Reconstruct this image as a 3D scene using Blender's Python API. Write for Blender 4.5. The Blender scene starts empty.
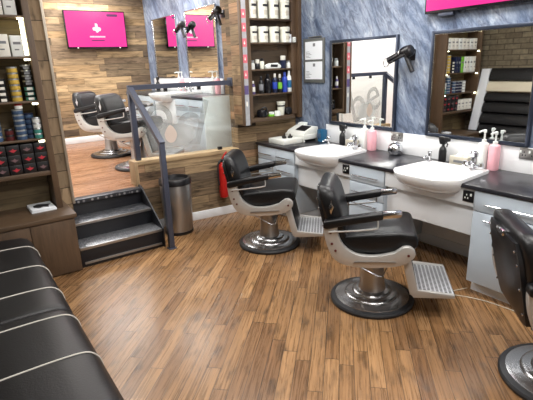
import bpy, bmesh, math, random
from mathutils import Vector, Matrix
random.seed(7)
C = bpy.context.scene.collection
PI = math.pi
sc = bpy.context.scene

# ------------------------------------------------------------------ materials
def lin(c):
    c = c / 255.0
    return c / 12.92 if c <= 0.04045 else ((c + 0.055) / 1.055) ** 2.4
def rgb(r, g, b): return (lin(r), lin(g), lin(b), 1.0)

def new_mat(name):
    m = bpy.data.materials.new(name); m.use_nodes = True
    nt = m.node_tree; nt.nodes.clear()
    out = nt.nodes.new('ShaderNodeOutputMaterial')
    p = nt.nodes.new('ShaderNodeBsdfPrincipled')
    nt.links.new(p.outputs[0], out.inputs[0])
    return m, nt, p

def mat(name, col, rough=0.5, metal=0.0, var=0.06, scale=14.0, bump=0.0, bscale=60.0, coat=0.0, spec=0.5, stretch=(1, 1, 1)):
    m, nt, p = new_mat(name)
    N, L = nt.nodes.new, nt.links.new
    tc = N('ShaderNodeTexCoord'); mp = N('ShaderNodeMapping'); mp.inputs['Scale'].default_value = stretch
    L(tc.outputs['Object'], mp.inputs[0])
    nz = N('ShaderNodeTexNoise'); nz.inputs['Scale'].default_value = scale; nz.inputs['Detail'].default_value = 4
    L(mp.outputs[0], nz.inputs['Vector'])
    mx = N('ShaderNodeMixRGB'); mx.blend_type = 'MIX'
    mx.inputs[1].default_value = tuple(max(0, v * (1 - var)) for v in col[:3]) + (1,)
    mx.inputs[2].default_value = tuple(min(1, v * (1 + var)) for v in col[:3]) + (1,)
    L(nz.outputs[0], mx.inputs[0]); L(mx.outputs[0], p.inputs['Base Color'])
    p.inputs['Roughness'].default_value = rough; p.inputs['Metallic'].default_value = metal
    p.inputs['Specular IOR Level'].default_value = spec
    if coat: p.inputs['Coat Weight'].default_value = coat; p.inputs['Coat Roughness'].default_value = 0.15
    if bump:
        n2 = N('ShaderNodeTexNoise'); n2.inputs['Scale'].default_value = bscale; n2.inputs['Detail'].default_value = 6
        L(mp.outputs[0], n2.inputs['Vector'])
        b = N('ShaderNodeBump'); b.inputs['Strength'].default_value = bump; b.inputs['Distance'].default_value = 0.01
        L(n2.outputs[0], b.inputs['Height']); L(b.outputs[0], p.inputs['Normal'])
    return m

def emit(name, col, strength):
    m, nt, p = new_mat(name)
    p.inputs['Base Color'].default_value = (0.01, 0.01, 0.01, 1)
    p.inputs['Roughness'].default_value = 0.25
    p.inputs['Emission Color'].default_value = col
    p.inputs['Emission Strength'].default_value = strength
    return m

def math_node(nt, op, a, b=None):
    n = nt.nodes.new('ShaderNodeMath'); n.operation = op
    for i, v in enumerate((a, b)):
        if v is None: continue
        if isinstance(v, (int, float)): n.inputs[i].default_value = v
        else: nt.links.new(v, n.inputs[i])
    return n.outputs[0]

def plank_mat(name, U, V, width, length, cols, rough=0.4, grain=0.35, gap=0.035, knots=0.4, bump=0.15, spec=0.5, gaplen=0.004, rvar=0.15, gw=55.0, gapdark=0.35, gspan=0.2):
    """boards running along U, laid side by side along V"""
    m, nt, p = new_mat(name); N, L = nt.nodes.new, nt.links.new
    tc = N('ShaderNodeTexCoord')
    def dot(v):
        d = N('ShaderNodeVectorMath'); d.operation = 'DOT_PRODUCT'
        L(tc.outputs['Object'], d.inputs[0]); d.inputs[1].default_value = v
        return d.outputs['Value']
    u, v = dot(U), dot(V)
    vr = math_node(nt, 'DIVIDE', v, width)
    row = math_node(nt, 'FLOOR', vr)
    vf = math_node(nt, 'SUBTRACT', vr, row)
    wn = N('ShaderNodeTexWhiteNoise'); wn.noise_dimensions = '1D'; L(row, wn.inputs['W'])
    ul = math_node(nt, 'ADD', math_node(nt, 'DIVIDE', u, length), math_node(nt, 'MULTIPLY', wn.outputs['Value'], 7.31))
    cell = math_node(nt, 'FLOOR', ul)
    uf = math_node(nt, 'SUBTRACT', ul, cell)
    cb = N('ShaderNodeCombineXYZ'); L(row, cb.inputs[0]); L(cell, cb.inputs[1])
    w2 = N('ShaderNodeTexWhiteNoise'); w2.noise_dimensions = '2D'; L(cb.outputs[0], w2.inputs['Vector'])
    rmp = N('ShaderNodeValToRGB'); L(w2.outputs['Value'], rmp.inputs[0])
    els = rmp.color_ramp.elements
    els[0].position = 0; els[0].color = cols[0]; els[1].position = 1; els[1].color = cols[-1]
    for i, c in enumerate(cols[1:-1]):
        e = els.new((i + 1) / (len(cols) - 1)); e.color = c
    # grain
    gv = N('ShaderNodeCombineXYZ')
    L(math_node(nt, 'MULTIPLY', u, 3.0), gv.inputs[0]); L(math_node(nt, 'MULTIPLY', v, gw), gv.inputs[1])
    L(math_node(nt, 'MULTIPLY', w2.outputs['Value'], 91.0), gv.inputs[2])
    g = N('ShaderNodeTexNoise'); g.inputs['Scale'].default_value = 1.0; g.inputs['Detail'].default_value = 6; g.inputs['Roughness'].default_value = 0.65
    g.inputs['Distortion'].default_value = 0.6
    L(gv.outputs[0], g.inputs['Vector'])
    gr = N('ShaderNodeMapRange'); L(g.outputs[0], gr.inputs[0])
    gr.inputs[1].default_value = 0.5 - gspan; gr.inputs[2].default_value = 0.5 + gspan
    gr.inputs[3].default_value = 1 - grain; gr.inputs[4].default_value = 1 + grain * 0.6
    kv = N('ShaderNodeCombineXYZ')
    L(math_node(nt, 'MULTIPLY', u, 4.0), kv.inputs[0]); L(math_node(nt, 'MULTIPLY', v, 11.0), kv.inputs[1])
    L(math_node(nt, 'MULTIPLY', w2.outputs['Value'], 37.0), kv.inputs[2])
    k = N('ShaderNodeTexNoise'); k.inputs['Scale'].default_value = 1.3; k.inputs['Detail'].default_value = 3
    L(kv.outputs[0], k.inputs['Vector'])
    kr = N('ShaderNodeMapRange'); L(k.outputs[0], kr.inputs[0])
    kr.inputs[1].default_value = 0.56; kr.inputs[2].default_value = 0.72; kr.inputs[3].default_value = 1.0; kr.inputs[4].default_value = 1.0 - knots
    val = math_node(nt, 'MULTIPLY', gr.outputs[0], kr.outputs[0])
    # joints
    e1 = math_node(nt, 'GREATER_THAN', vf, gap)
    e2 = math_node(nt, 'GREATER_THAN', uf, gaplen)
    j = math_node(nt, 'MULTIPLY', e1, e2)
    jj = math_node(nt, 'ADD', math_node(nt, 'MULTIPLY', j, 1 - gapdark), gapdark)
    val = math_node(nt, 'MULTIPLY', val, jj)
    mul = N('ShaderNodeVectorMath'); mul.operation = 'SCALE'
    L(rmp.outputs[0], mul.inputs[0]); L(val, mul.inputs['Scale'])
    L(mul.outputs[0], p.inputs['Base Color'])
    rr = N('ShaderNodeMapRange'); L(g.outputs[0], rr.inputs[0])
    rr.inputs[3].default_value = max(0.02, rough - rvar); rr.inputs[4].default_value = rough + rvar
    L(rr.outputs[0], p.inputs['Roughness'])
    p.inputs['Specular IOR Level'].default_value = spec
    if bump:
        hh = math_node(nt, 'ADD', math_node(nt, 'MULTIPLY', g.outputs[0], 0.3), j)
        b = N('ShaderNodeBump'); b.inputs['Strength'].default_value = bump; b.inputs['Distance'].default_value = 0.004
        L(hh, b.inputs['Height']); L(b.outputs[0], p.inputs['Normal'])
    return m

S2 = math.sqrt(0.5)
M = {}
M['floor'] = plank_mat('floor_planks', (S2, S2, 0), (S2, -S2, 0), 0.088, 0.85,
    [rgb(138, 103, 68), rgb(122, 89, 58), rgb(149, 113, 76), rgb(131, 97, 64), rgb(157, 120, 82), rgb(116, 84, 55), rgb(141, 106, 71)],
    rough=0.28, grain=0.42, gap=0.045, knots=0.55, bump=0.12, rvar=0.08, gaplen=0.006, spec=0.45, gapdark=0.22, gw=70.0, gspan=0.14)
M['upfloor'] = plank_mat('upper_floor_planks', (1, 0, 0), (0, 1, 0), 0.09, 0.9,
    [rgb(156, 112, 82), rgb(140, 98, 70), rgb(168, 124, 94), rgb(148, 105, 76)], rough=0.28, grain=0.25, gap=0.03, knots=0.3, bump=0.08, rvar=0.06)
wood_cols = [rgb(118, 100, 78), rgb(160, 127, 97), rgb(90, 77, 63), rgb(162, 138, 106), rgb(126, 106, 82), rgb(100, 86, 71), rgb(140, 117, 89)]
M['reclaimed'] = plank_mat('reclaimed_boards', (1, 0, 0), (0, 0, 1), 0.095, 0.95, wood_cols, rough=0.7, grain=0.6, gap=0.05, knots=0.65, gw=30, bump=0.3, spec=0.25)
M['upwood'] = plank_mat('upper_reclaimed_boards', (1, 0, 0), (0, 0, 1), 0.11, 0.85,
    [rgb(108, 91, 73), rgb(172, 145, 109), rgb(86, 75, 64), rgb(186, 158, 120), rgb(128, 108, 86), rgb(94, 81, 68), rgb(158, 130, 95), rgb(116, 98, 79)],
    rough=0.7, grain=0.55, gap=0.05, knots=0.55, bump=0.3, spec=0.25, gw=30)
M['upwoody'] = plank_mat('return_boards', (0, 1, 0), (0, 0, 1), 0.11, 0.7, wood_cols, rough=0.7, grain=0.4, gap=0.04, knots=0.5, bump=0.3, spec=0.25)
M['jamb'] = plank_mat('jamb_boards', (0, 0, 1), (1, 0, 0), 0.6, 0.17, [rgb(112, 96, 76), rgb(158, 135, 106), rgb(96, 82, 66), rgb(172, 147, 115)], rough=0.7, grain=0.35, gap=0.001, gaplen=0.05, knots=0.55, bump=0.3, spec=0.25, gw=20)
M['capwood'] = plank_mat('cap_timber', (1, 0, 0), (0, 1, 1), 0.5, 3.0, [rgb(168, 142, 106), rgb(180, 154, 116)], rough=0.6, grain=0.35, gap=0.0, gaplen=0.0, knots=0.35, bump=0.1)
M['postwood'] = plank_mat('post_timber', (0, 0, 1), (1, 1, 0), 0.5, 3.0, [rgb(156, 130, 96), rgb(170, 144, 108)], rough=0.6, grain=0.3, gap=0.0, gaplen=0.0, knots=0.4, bump=0.1)
M['brown'] = plank_mat('dark_stained_board', (1, 0, 0), (0, 1, 1), 0.45, 3.0, [rgb(82, 64, 47), rgb(92, 73, 54)], rough=0.5, grain=0.25, gap=0.0, gaplen=0.0, knots=0.2, bump=0.06)
M['brownv'] = plank_mat('dark_stained_upright', (0, 0, 1), (1, 1, 0), 0.45, 3.0, [rgb(86, 66, 48), rgb(94, 74, 55)], rough=0.5, grain=0.25, gap=0.0, gaplen=0.0, knots=0.2, bump=0.06)
M['backboard'] = plank_mat('shelf_back_boards', (1, 0, 0), (0, 0, 1), 0.13, 1.4, [rgb(126, 108, 76), rgb(104, 88, 62), rgb(138, 118, 84)], rough=0.65, grain=0.3, gap=0.03, knots=0.4, bump=0.15)
M['backdark'] = plank_mat('dark_shelf_back', (1, 0, 0), (0, 0, 1), 0.12, 0.5, [rgb(92, 74, 54), rgb(76, 62, 46), rgb(106, 86, 62)], rough=0.65, grain=0.3, gap=0.03, knots=0.4, bump=0.15)

def marble():
    m, nt, p = new_mat('blue_marble'); N, L = nt.nodes.new, nt.links.new
    tc = N('ShaderNodeTexCoord'); mp = N('ShaderNodeMapping'); L(tc.outputs['Object'], mp.inputs[0])
    mp.inputs['Rotation'].default_value = (0.5, 0, 0)
    mp0 = mp; mp = N('ShaderNodeMapping'); mp.inputs['Scale'].default_value = (1, 1, 0.34); L(mp0.outputs[0], mp.inputs[0])
    n1 = N('ShaderNodeTexNoise'); n1.inputs['Scale'].default_value = 3.2; n1.inputs['Detail'].default_value = 12; n1.inputs['Roughness'].default_value = 0.74; n1.inputs['Distortion'].default_value = 0.7
    L(mp.outputs[0], n1.inputs['Vector'])
    r1 = N('ShaderNodeValToRGB'); L(n1.outputs[0], r1.inputs[0])
    e = r1.color_ramp.elements
    e[0].position = 0.30; e[0].color = rgb(52, 62, 82); e[1].position = 0.70; e[1].color = rgb(206, 212, 218)
    a = e.new(0.43); a.color = rgb(92, 106, 130); a = e.new(0.55); a.color = rgb(138, 150, 168)
    n2 = N('ShaderNodeTexNoise'); n2.inputs['Scale'].default_value = 14; n2.inputs['Detail'].default_value = 10; n2.inputs['Roughness'].default_value = 0.8; n2.inputs['Distortion'].default_value = 1.0
    L(mp.outputs[0], n2.inputs['Vector'])
    r2 = N('ShaderNodeValToRGB'); L(n2.outputs[0], r2.inputs[0])
    e = r2.color_ramp.elements
    e[0].position = 0.36; e[0].color = (0.24, 0.25, 0.31, 1); e[1].position = 0.54; e[1].color = (1.1, 1.1, 1.1, 1)
    mx = N('ShaderNodeMixRGB'); mx.blend_type = 'MULTIPLY'; mx.inputs[0].default_value = 0.85
    L(r1.outputs[0], mx.inputs[1]); L(r2.outputs[0], mx.inputs[2])
    n3 = N('ShaderNodeTexNoise'); n3.inputs['Scale'].default_value = 1.1; n3.inputs['Detail'].default_value = 6; n3.inputs['Distortion'].default_value = 1.5; L(mp.outputs[0], n3.inputs['Vector'])
    v = math_node(nt, 'ABSOLUTE', math_node(nt, 'SUBTRACT', n3.outputs[0], 0.5))
    r3 = N('ShaderNodeValToRGB'); L(v, r3.inputs[0]); e = r3.color_ramp.elements
    e[0].position = 0.0; e[0].color = (0.4, 0.42, 0.5, 1); e[1].position = 0.022; e[1].color = (1, 1, 1, 1)
    m2 = N('ShaderNodeMixRGB'); m2.blend_type = 'MULTIPLY'; m2.inputs[0].default_value = 0.7
    L(mx.outputs[0], m2.inputs[1]); L(r3.outputs[0], m2.inputs[2]); L(m2.outputs[0], p.inputs['Base Color'])
    p.inputs['Roughness'].default_value = 0.34
    return m
M['marble'] = marble()

def brick():
    m, nt, p = new_mat('stone_brick'); N, L = nt.nodes.new, nt.links.new
    tc = N('ShaderNodeTexCoord'); sx = N('ShaderNodeSeparateXYZ'); L(tc.outputs['Object'], sx.inputs[0])
    cb = N('ShaderNodeCombineXYZ'); L(sx.outputs[1], cb.inputs[0]); L(sx.outputs[2], cb.inputs[1])
    b = N('ShaderNodeTexBrick'); L(cb.outputs[0], b.inputs['Vector'])
    b.inputs['Scale'].default_value = 1.0; b.inputs['Brick Width'].default_value = 0.26; b.inputs['Row Height'].default_value = 0.085; b.inputs['Mortar Size'].default_value = 0.008
    b.inputs['Color1'].default_value = rgb(122, 112, 90); b.inputs['Color2'].default_value = rgb(96, 86, 68); b.inputs['Mortar'].default_value = rgb(74, 64, 50)
    n = N('ShaderNodeTexNoise'); n.inputs['Scale'].default_value = 18; n.inputs['Detail'].default_value = 6; L(tc.outputs['Object'], n.inputs['Vector'])
    mx = N('ShaderNodeMixRGB'); mx.blend_type = 'OVERLAY'; mx.inputs[0].default_value = 0.6
    L(b.outputs[0], mx.inputs[1]); L(n.outputs[0], mx.inputs[2]); L(mx.outputs[0], p.inputs['Base Color'])
    p.inputs['Roughness'].default_value = 0.85
    return m
M['brick'] = brick()

def checker_plate():
    m, nt, p = new_mat('checker_plate'); N, L = nt.nodes.new, nt.links.new
    tc = N('ShaderNodeTexCoord'); mp = N('ShaderNodeMapping'); L(tc.outputs['Object'], mp.inputs[0])
    mp.inputs['Rotation'].default_value = (0, 0, 0.6); mp.inputs['Scale'].default_value = (26, 60, 26)
    v = N('ShaderNodeTexVoronoi'); v.inputs['Scale'].default_value = 1.0; v.inputs['Randomness'].default_value = 0.2; L(mp.outputs[0], v.inputs['Vector'])
    r = N('ShaderNodeValToRGB'); L(v.outputs['Distance'], r.inputs[0])
    r.color_ramp.elements[0].position = 0.25; r.color_ramp.elements[0].color = rgb(176, 178, 182)
    r.color_ramp.elements[1].position = 0.42; r.color_ramp.elements[1].color = rgb(66, 68, 74)
    L(r.outputs[0], p.inputs['Base Color'])
    p.inputs['Metallic'].default_value = 0.6; p.inputs['Roughness'].default_value = 0.38
    b = N('ShaderNodeBump'); b.invert = True; b.inputs['Strength'].default_value = 0.5; b.inputs['Distance'].default_value = 0.003
    L(v.outputs['Distance'], b.inputs['Height']); L(b.outputs[0], p.inputs['Normal'])
    return m
M['checker'] = checker_plate()

def grid_metal():
    m, nt, p = new_mat('ribbed_footplate'); N, L = nt.nodes.new, nt.links.new
    tc = N('ShaderNodeTexCoord'); sx = N('ShaderNodeSeparateXYZ'); L(tc.outputs['Object'], sx.inputs[0])
    a = math_node(nt, 'SINE', math_node(nt, 'MULTIPLY', sx.outputs[0], 2 * PI / 0.028))
    b_ = math_node(nt, 'SINE', math_node(nt, 'MULTIPLY', sx.outputs[1], 2 * PI / 0.020))
    g = math_node(nt, 'MAXIMUM', a, b_)
    r = N('ShaderNodeValToRGB'); L(math_node(nt, 'ADD', math_node(nt, 'MULTIPLY', g, 0.5), 0.5), r.inputs[0])
    r.color_ramp.elements[0].position = 0.62; r.color_ramp.elements[0].color = rgb(60, 62, 66)
    r.color_ramp.elements[1].position = 0.82; r.color_ramp.elements[1].color = rgb(214, 216, 220)
    L(r.outputs[0], p.inputs['Base Color']); p.inputs['Metallic'].default_value = 0.55; p.inputs['Roughness'].default_value = 0.35
    return m
M['grid'] = grid_metal()

M['white'] = mat('white_paint', rgb(232, 232, 230), 0.6, var=0.02, bump=0.03)
M['ceil'] = mat('ceiling_paint', rgb(236, 236, 234), 0.8, var=0.02)
M['leftpaint'] = mat('grey_white_paint', rgb(216, 218, 222), 0.6, var=0.02)
M['skirt'] = mat('white_gloss', rgb(226, 228, 230), 0.35, var=0.02)
M['wlam'] = mat('white_laminate', rgb(230, 233, 236), 0.3, var=0.02)
M['splash'] = mat('white_splashback', rgb(240, 242, 244), 0.15, var=0.01)
M['blue'] = mat('pale_blue_laminate', rgb(186, 197, 207), 0.3, var=0.02)
M['upblue'] = mat('pale_mint_laminate', rgb(232, 242, 244), 0.3, var=0.02)
M['worktop'] = mat('black_worktop', rgb(40, 40, 45), 0.28, var=0.35, scale=120, spec=0.5)
M['ceramic'] = mat('white_ceramic', rgb(244, 244, 244), 0.12, var=0.01, coat=0.5)
M['leather'] = mat('black_leather', rgb(17, 17, 19), 0.38, var=0.2, bump=0.10, bscale=160, spec=0.38)
M['bench'] = mat('bench_vinyl', rgb(24, 23, 24), 0.42, var=0.2, bump=0.10, bscale=110, spec=0.38)
M['cream'] = mat('cream_vinyl', rgb(206, 196, 172), 0.5, var=0.05, bump=0.1)
M['stitch'] = mat('cream_piping', rgb(196, 192, 182), 0.6, var=0.05)
M['alu'] = mat('cast_aluminium', rgb(196, 194, 190), 0.42, 0.55, var=0.06, scale=30)
M['chrome'] = mat('chrome', rgb(210, 212, 216), 0.16, 1.0, var=0.03)
M['steel'] = mat('brushed_steel', rgb(172, 170, 168), 0.32, 0.9, var=0.1, scale=10, stretch=(30, 30, 0.5))
M['basesteel'] = mat('polished_steel', rgb(178, 178, 180), 0.24, 0.95, var=0.08, scale=8)
M['rubber'] = mat('black_rubber', rgb(32, 33, 36), 0.5, var=0.15)
M['black'] = mat('black_plastic', rgb(22, 22, 25), 0.35, var=0.15)
M['blackgloss'] = mat('black_gloss', rgb(20, 20, 24), 0.15, var=0.1)
M['rail'] = mat('slate_grey_steel', rgb(66, 71, 86), 0.4, 0.2, var=0.06)
M['stair'] = mat('black_stair_paint', rgb(22, 23, 28), 0.4, var=0.2)
M['frame'] = mat('dark_mirror_frame', rgb(62, 69, 84), 0.28, 0.6, var=0.1)
M['trim'] = mat('aluminium_trim', rgb(176, 166, 150), 0.4, 0.6, var=0.1)
M['red'] = mat('red_enamel', rgb(176, 30, 26), 0.3, var=0.05)
M['label'] = mat('pale_label', rgb(226, 224, 214), 0.5, var=0.04)
M['ink'] = mat('dark_ink', rgb(40, 40, 44), 0.6, var=0.1)
M['greyink'] = mat('grey_ink', rgb(120, 122, 126), 0.6, var=0.1)
M['paper'] = mat('white_paper', rgb(228, 232, 236), 0.6, var=0.02)
M['tub'] = mat('white_tub_plastic', rgb(222, 222, 208), 0.4, var=0.03)
M['yellow'] = mat('yellow_tin', rgb(214, 182, 84), 0.35, 0.2, var=0.08)
M['tinblue'] = mat('slate_blue_tin', rgb(74, 98, 130), 0.3, 0.3, var=0.3, scale=60)
M['teal'] = mat('teal_tin', rgb(74, 150, 140), 0.35, 0.2, var=0.3, scale=60)
M['darkred'] = mat('dark_red_tin', rgb(86, 34, 34), 0.35, var=0.1)
M['lid'] = mat('silver_lid', rgb(190, 194, 196), 0.3, 0.8, var=0.05)
M['logored'] = mat('red_print', rgb(176, 40, 54), 0.5, var=0.1)
M['logogrey'] = mat('grey_print', rgb(110, 84, 88), 0.5, var=0.1)
M['pink'] = mat('pink_bottle', rgb(244, 182, 192), 0.3, var=0.02)
M['pinkblob'] = mat('pink_print', rgb(206, 104, 116), 0.5, var=0.12)
M['stripgrey'] = mat('grey_blue_print', rgb(160, 162, 166), 0.5, var=0.25, scale=30)
M['purple'] = mat('purple_print', rgb(88, 74, 120), 0.5, var=0.1)
M['whitebot'] = mat('white_bottle', rgb(230, 234, 230), 0.3, var=0.02)
M['blueplastic'] = mat('blue_plastic', rgb(40, 104, 146), 0.35, var=0.1)
M['royal'] = mat('royal_blue', rgb(44, 70, 170), 0.3, var=0.06)
M['navy'] = mat('navy_blue', rgb(26, 34, 62), 0.3, var=0.1)
M['green'] = mat('lime_green', rgb(120, 190, 60), 0.4, var=0.05)
M['beige'] = mat('beige_box', rgb(196, 190, 174), 0.5, var=0.05)
M['tillwhite'] = mat('off_white_plastic', rgb(220, 222, 216), 0.4, var=0.03)
M['screen'] = emit('pink_screen', rgb(250, 30, 150), 1.0)
M['screenwhite'] = emit('white_screen_print', rgb(255, 235, 248), 1.0)
M['screendark'] = emit('purple_screen_print', rgb(130, 30, 120), 0.6)
M['lamp'] = emit('lamp_diffuser', (1, 0.98, 0.95, 1), 6.0)
M['led'] = emit('led_strip', (1.0, 0.95, 0.62, 1), 10.0)
M['frost'] = mat('frosted_print', rgb(176, 178, 178), 0.6, var=0.03)

def mirror_mat():
    m, nt, p = new_mat('mirror_silver'); p.inputs['Base Color'].default_value = (0.86, 0.88, 0.88, 1)
    p.inputs['Metallic'].default_value = 1; p.inputs['Roughness'].default_value = 0.015; return m
M['mirror'] = mirror_mat()
def glass_mat():
    m, nt, p = new_mat('clear_glass'); nt.nodes.remove(p)
    out = [n for n in nt.nodes if n.type == 'OUTPUT_MATERIAL'][0]
    t = nt.nodes.new('ShaderNodeBsdfTransparent'); t.inputs[0].default_value = (0.95, 0.97, 0.965, 1)
    g = nt.nodes.new('ShaderNodeBsdfGlossy'); g.inputs['Roughness'].default_value = 0.03
    f = nt.nodes.new('ShaderNodeValue'); f.outputs[0].default_value = 0.05
    mx = nt.nodes.new('ShaderNodeMixShader'); nt.links.new(f.outputs[0], mx.inputs[0]); nt.links.new(t.outputs[0], mx.inputs[1]); nt.links.new(g.outputs[0], mx.inputs[2])
    nt.links.new(mx.outputs[0], out.inputs[0]); return m
M['glass'] = glass_mat()
def frost_mat(name, col, amount):
    m, nt, p = new_mat(name)
    out = [n for n in nt.nodes if n.type == 'OUTPUT_MATERIAL'][0]
    p.inputs['Base Color'].default_value = col; p.inputs['Roughness'].default_value = 0.7
    t = nt.nodes.new('ShaderNodeBsdfTransparent')
    nz = nt.nodes.new('ShaderNodeTexNoise'); nz.inputs['Scale'].default_value = 5
    tc = nt.nodes.new('ShaderNodeTexCoord'); nt.links.new(tc.outputs['Object'], nz.inputs['Vector'])
    mr = nt.nodes.new('ShaderNodeMapRange'); nt.links.new(nz.outputs[0], mr.inputs[0]); mr.inputs[3].default_value = amount - 0.06; mr.inputs[4].default_value = amount + 0.06
    mx = nt.nodes.new('ShaderNodeMixShader'); nt.links.new(mr.outputs[0], mx.inputs[0]); nt.links.new(t.outputs[0], mx.inputs[1]); nt.links.new(p.outputs[0], mx.inputs[2])
    nt.links.new(mx.outputs[0], out.inputs[0]); return m
M['frostglass'] = frost_mat('frosted_film', rgb(205, 207, 205), 0.30)
M['frosttext'] = frost_mat('frosted_lettering', rgb(128, 128, 124), 0.27)
M['clearplastic'] = frost_mat('clear_plastic', rgb(220, 226, 226), 0.45)

def frost_fade(name, col, cx, hx, cz, hz, amount):
    """etched film whose density thins out towards its edges"""
    m, nt, p = new_mat(name); N, L = nt.nodes.new, nt.links.new
    out = [n for n in nt.nodes if n.type == 'OUTPUT_MATERIAL'][0]
    p.inputs['Base Color'].default_value = col; p.inputs['Roughness'].default_value = 0.7
    tc = N('ShaderNodeTexCoord'); sx = N('ShaderNodeSeparateXYZ'); L(tc.outputs['Object'], sx.inputs[0])
    def fall(o, c, h):
        d = math_node(nt, 'DIVIDE', math_node(nt, 'ABSOLUTE', math_node(nt, 'SUBTRACT', o, c)), h)
        mr = N('ShaderNodeMapRange'); mr.interpolation_type = 'SMOOTHSTEP'; L(d, mr.inputs[0])
        mr.inputs[1].default_value = 0.15; mr.inputs[2].default_value = 1.0; mr.inputs[3].default_value = 1.0; mr.inputs[4].default_value = 0.0
        return mr.outputs[0]
    a = math_node(nt, 'MULTIPLY', math_node(nt, 'MULTIPLY', fall(sx.outputs[0], cx, hx), fall(sx.outputs[2], cz, hz)), amount)
    t = N('ShaderNodeBsdfTransparent'); mx = N('ShaderNodeMixShader'); L(a, mx.inputs[0]); L(t.outputs[0], mx.inputs[1]); L(p.outputs[0], mx.inputs[2])
    L(mx.outputs[0], out.inputs[0]); return m

# ------------------------------------------------------------------ mesh helpers
def merge(bm, t, mx=None):
    if mx is not None: bmesh.ops.transform(t, matrix=mx, verts=t.verts)
    me = bpy.data.meshes.new('tmp'); t.to_mesh(me); t.free(); bm.from_mesh(me); bpy.data.meshes.remove(me)

def box(bm, x0, x1, y0, y1, z0, z1, bev=0.0, seg=2, mx=None):
    t = bmesh.new(); bmesh.ops.create_cube(t, size=1)
    bmesh.ops.scale(t, vec=(x1 - x0, y1 - y0, z1 - z0), verts=t.verts)
    bmesh.ops.translate(t, vec=((x0 + x1) / 2, (y0 + y1) / 2, (z0 + z1) / 2), verts=t.verts)
    if bev: bmesh.ops.bevel(t, geom=t.edges[:], offset=bev, segments=seg, profile=0.5, affect='EDGES')
    merge(bm, t, mx); return bm

def prism(bm, pts, axis, d0, d1, bev=0.0, seg=2, mx=None):
    """extrude 2-D outline along an axis; pts are (x,z) for 'y', (x,y) for 'z', (y,z) for 'x'"""
    t = bmesh.new()
    def P(a, b, d): return {'y': (a, d, b), 'z': (a, b, d), 'x': (d, a, b)}[axis]
    vs = [t.verts.new(P(a, b, d0)) for a, b in pts]
    f = t.faces.new(vs)
    r = bmesh.ops.extrude_face_region(t, geom=[f])
    nv = [g for g in r['geom'] if isinstance(g, bmesh.types.BMVert)]
    dv = {'y': (0, d1 - d0, 0), 'z': (0, 0, d1 - d0), 'x': (d1 - d0, 0, 0)}[axis]
    bmesh.ops.translate(t, vec=dv, verts=nv)
    bmesh.ops.recalc_face_normals(t, faces=t.faces[:])
    if bev: bmesh.ops.bevel(t, geom=[e for e in t.edges], offset=bev, segments=seg, profile=0.5, affect='EDGES')
    bmesh.ops.triangulate(t, faces=[f for f in t.faces if len(f.verts) > 4])
    merge(bm, t, mx); return bm

def lathe(bm, prof, c=(0, 0, 0), seg=32, mx=None, sq=None):
    t = bmesh.new(); rings = []
    for r, z in prof:
        ring = []
        for i in range(seg):
            a = 2 * PI * i / seg
            ca, sa = math.cos(a), math.sin(a)
            if sq:
                k = (abs(ca) ** sq + abs(sa) ** sq) ** (-1 / sq); ca *= k; sa *= k
            ring.append(t.verts.new((c[0] + r * ca, c[1] + r * sa, c[2] + z)))
        rings.append(ring)
    for a, b in zip(rings, rings[1:]):
        for i in range(seg): t.faces.new((a[i], a[(i + 1) % seg], b[(i + 1) % seg], b[i]))
    t.faces.new(rings[0][::-1]); t.faces.new(rings[-1])
    bmesh.ops.recalc_face_normals(t, faces=t.faces[:])
    merge(bm, t, mx); return bm

def tube(bm, pts, r, seg=10, mx=None, rect=None):
    """sweep a circle (or rect=(w,h)) along a polyline"""
    pts = [Vector(p) for p in pts]; t = bmesh.new(); rings = []
    n = len(pts)
    for i, p in enumerate(pts):
        d = (pts[min(i + 1, n - 1)] - pts[max(i - 1, 0)]).normalized()
        up = Vector((0, 0, 1)) if abs(d.z) < 0.95 else Vector((0, 1, 0))
        s = d.cross(up).normalized(); u = s.cross(d).normalized()
        k = 1.0
        if 0 < i < n - 1:
            a = (pts[i] - pts[i - 1]).normalized(); cs = max(0.3, a.dot(d)); k = 1 / cs
        ring = []
        rr = r[i] if isinstance(r, (list, tuple)) else r
        if rect:
            w, h = rect
            for a, b in ((-1, -1), (1, -1), (1, 1), (-1, 1)): ring.append(t.verts.new(p + s * a * w / 2 + u * b * h / 2 * k))
        else:
            for j in range(seg):
                a = 2 * PI * j / seg; ring.append(t.verts.new(p + s * math.cos(a) * rr + u * math.sin(a) * rr))
        rings.append(ring)
    m_ = len(rings[0])
    for a, b in zip(rings, rings[1:]):
        for i in range(m_): t.faces.new((a[i], a[(i + 1) % m_], b[(i + 1) % m_], b[i]))
    t.faces.new(rings[0][::-1]); t.faces.new(rings[-1])
    bmesh.ops.recalc_face_normals(t, faces=t.faces[:])
    merge(bm, t, mx); return bm

def smooth_pts(pts, n=6):
    """Catmull-Rom through points"""
    P = [Vector(p) for p in pts]; out = []
    for i in range(len(P) - 1):
        p0 = P[max(i - 1, 0)]; p1 = P[i]; p2 = P[i + 1]; p3 = P[min(i + 2, len(P) - 1)]
        for k in range(n):
            t = k / n
            out.append(0.5 * ((2 * p1) + (-p0 + p2) * t + (2 * p0 - 5 * p1 + 4 * p2 - p3) * t * t + (-p0 + 3 * p1 - 3 * p2 + p3) * t ** 3))
    out.append(P[-1]); return out

def loft(bm, rings, cap0=True, cap1=True, mx=None):
    t = bmesh.new(); R = [[t.verts.new(p) for p in r] for r in rings]; n = len(R[0])
    for a, b in zip(R, R[1:]):
        for i in range(n): t.faces.new((a[i], a[(i + 1) % n], b[(i + 1) % n], b[i]))
    if cap0: t.faces.new(R[0][::-1])
    if cap1: t.faces.new(R[-1])
    bmesh.ops.recalc_face_normals(t, faces=t.faces[:])
    merge(bm, t, mx); return bm

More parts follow.
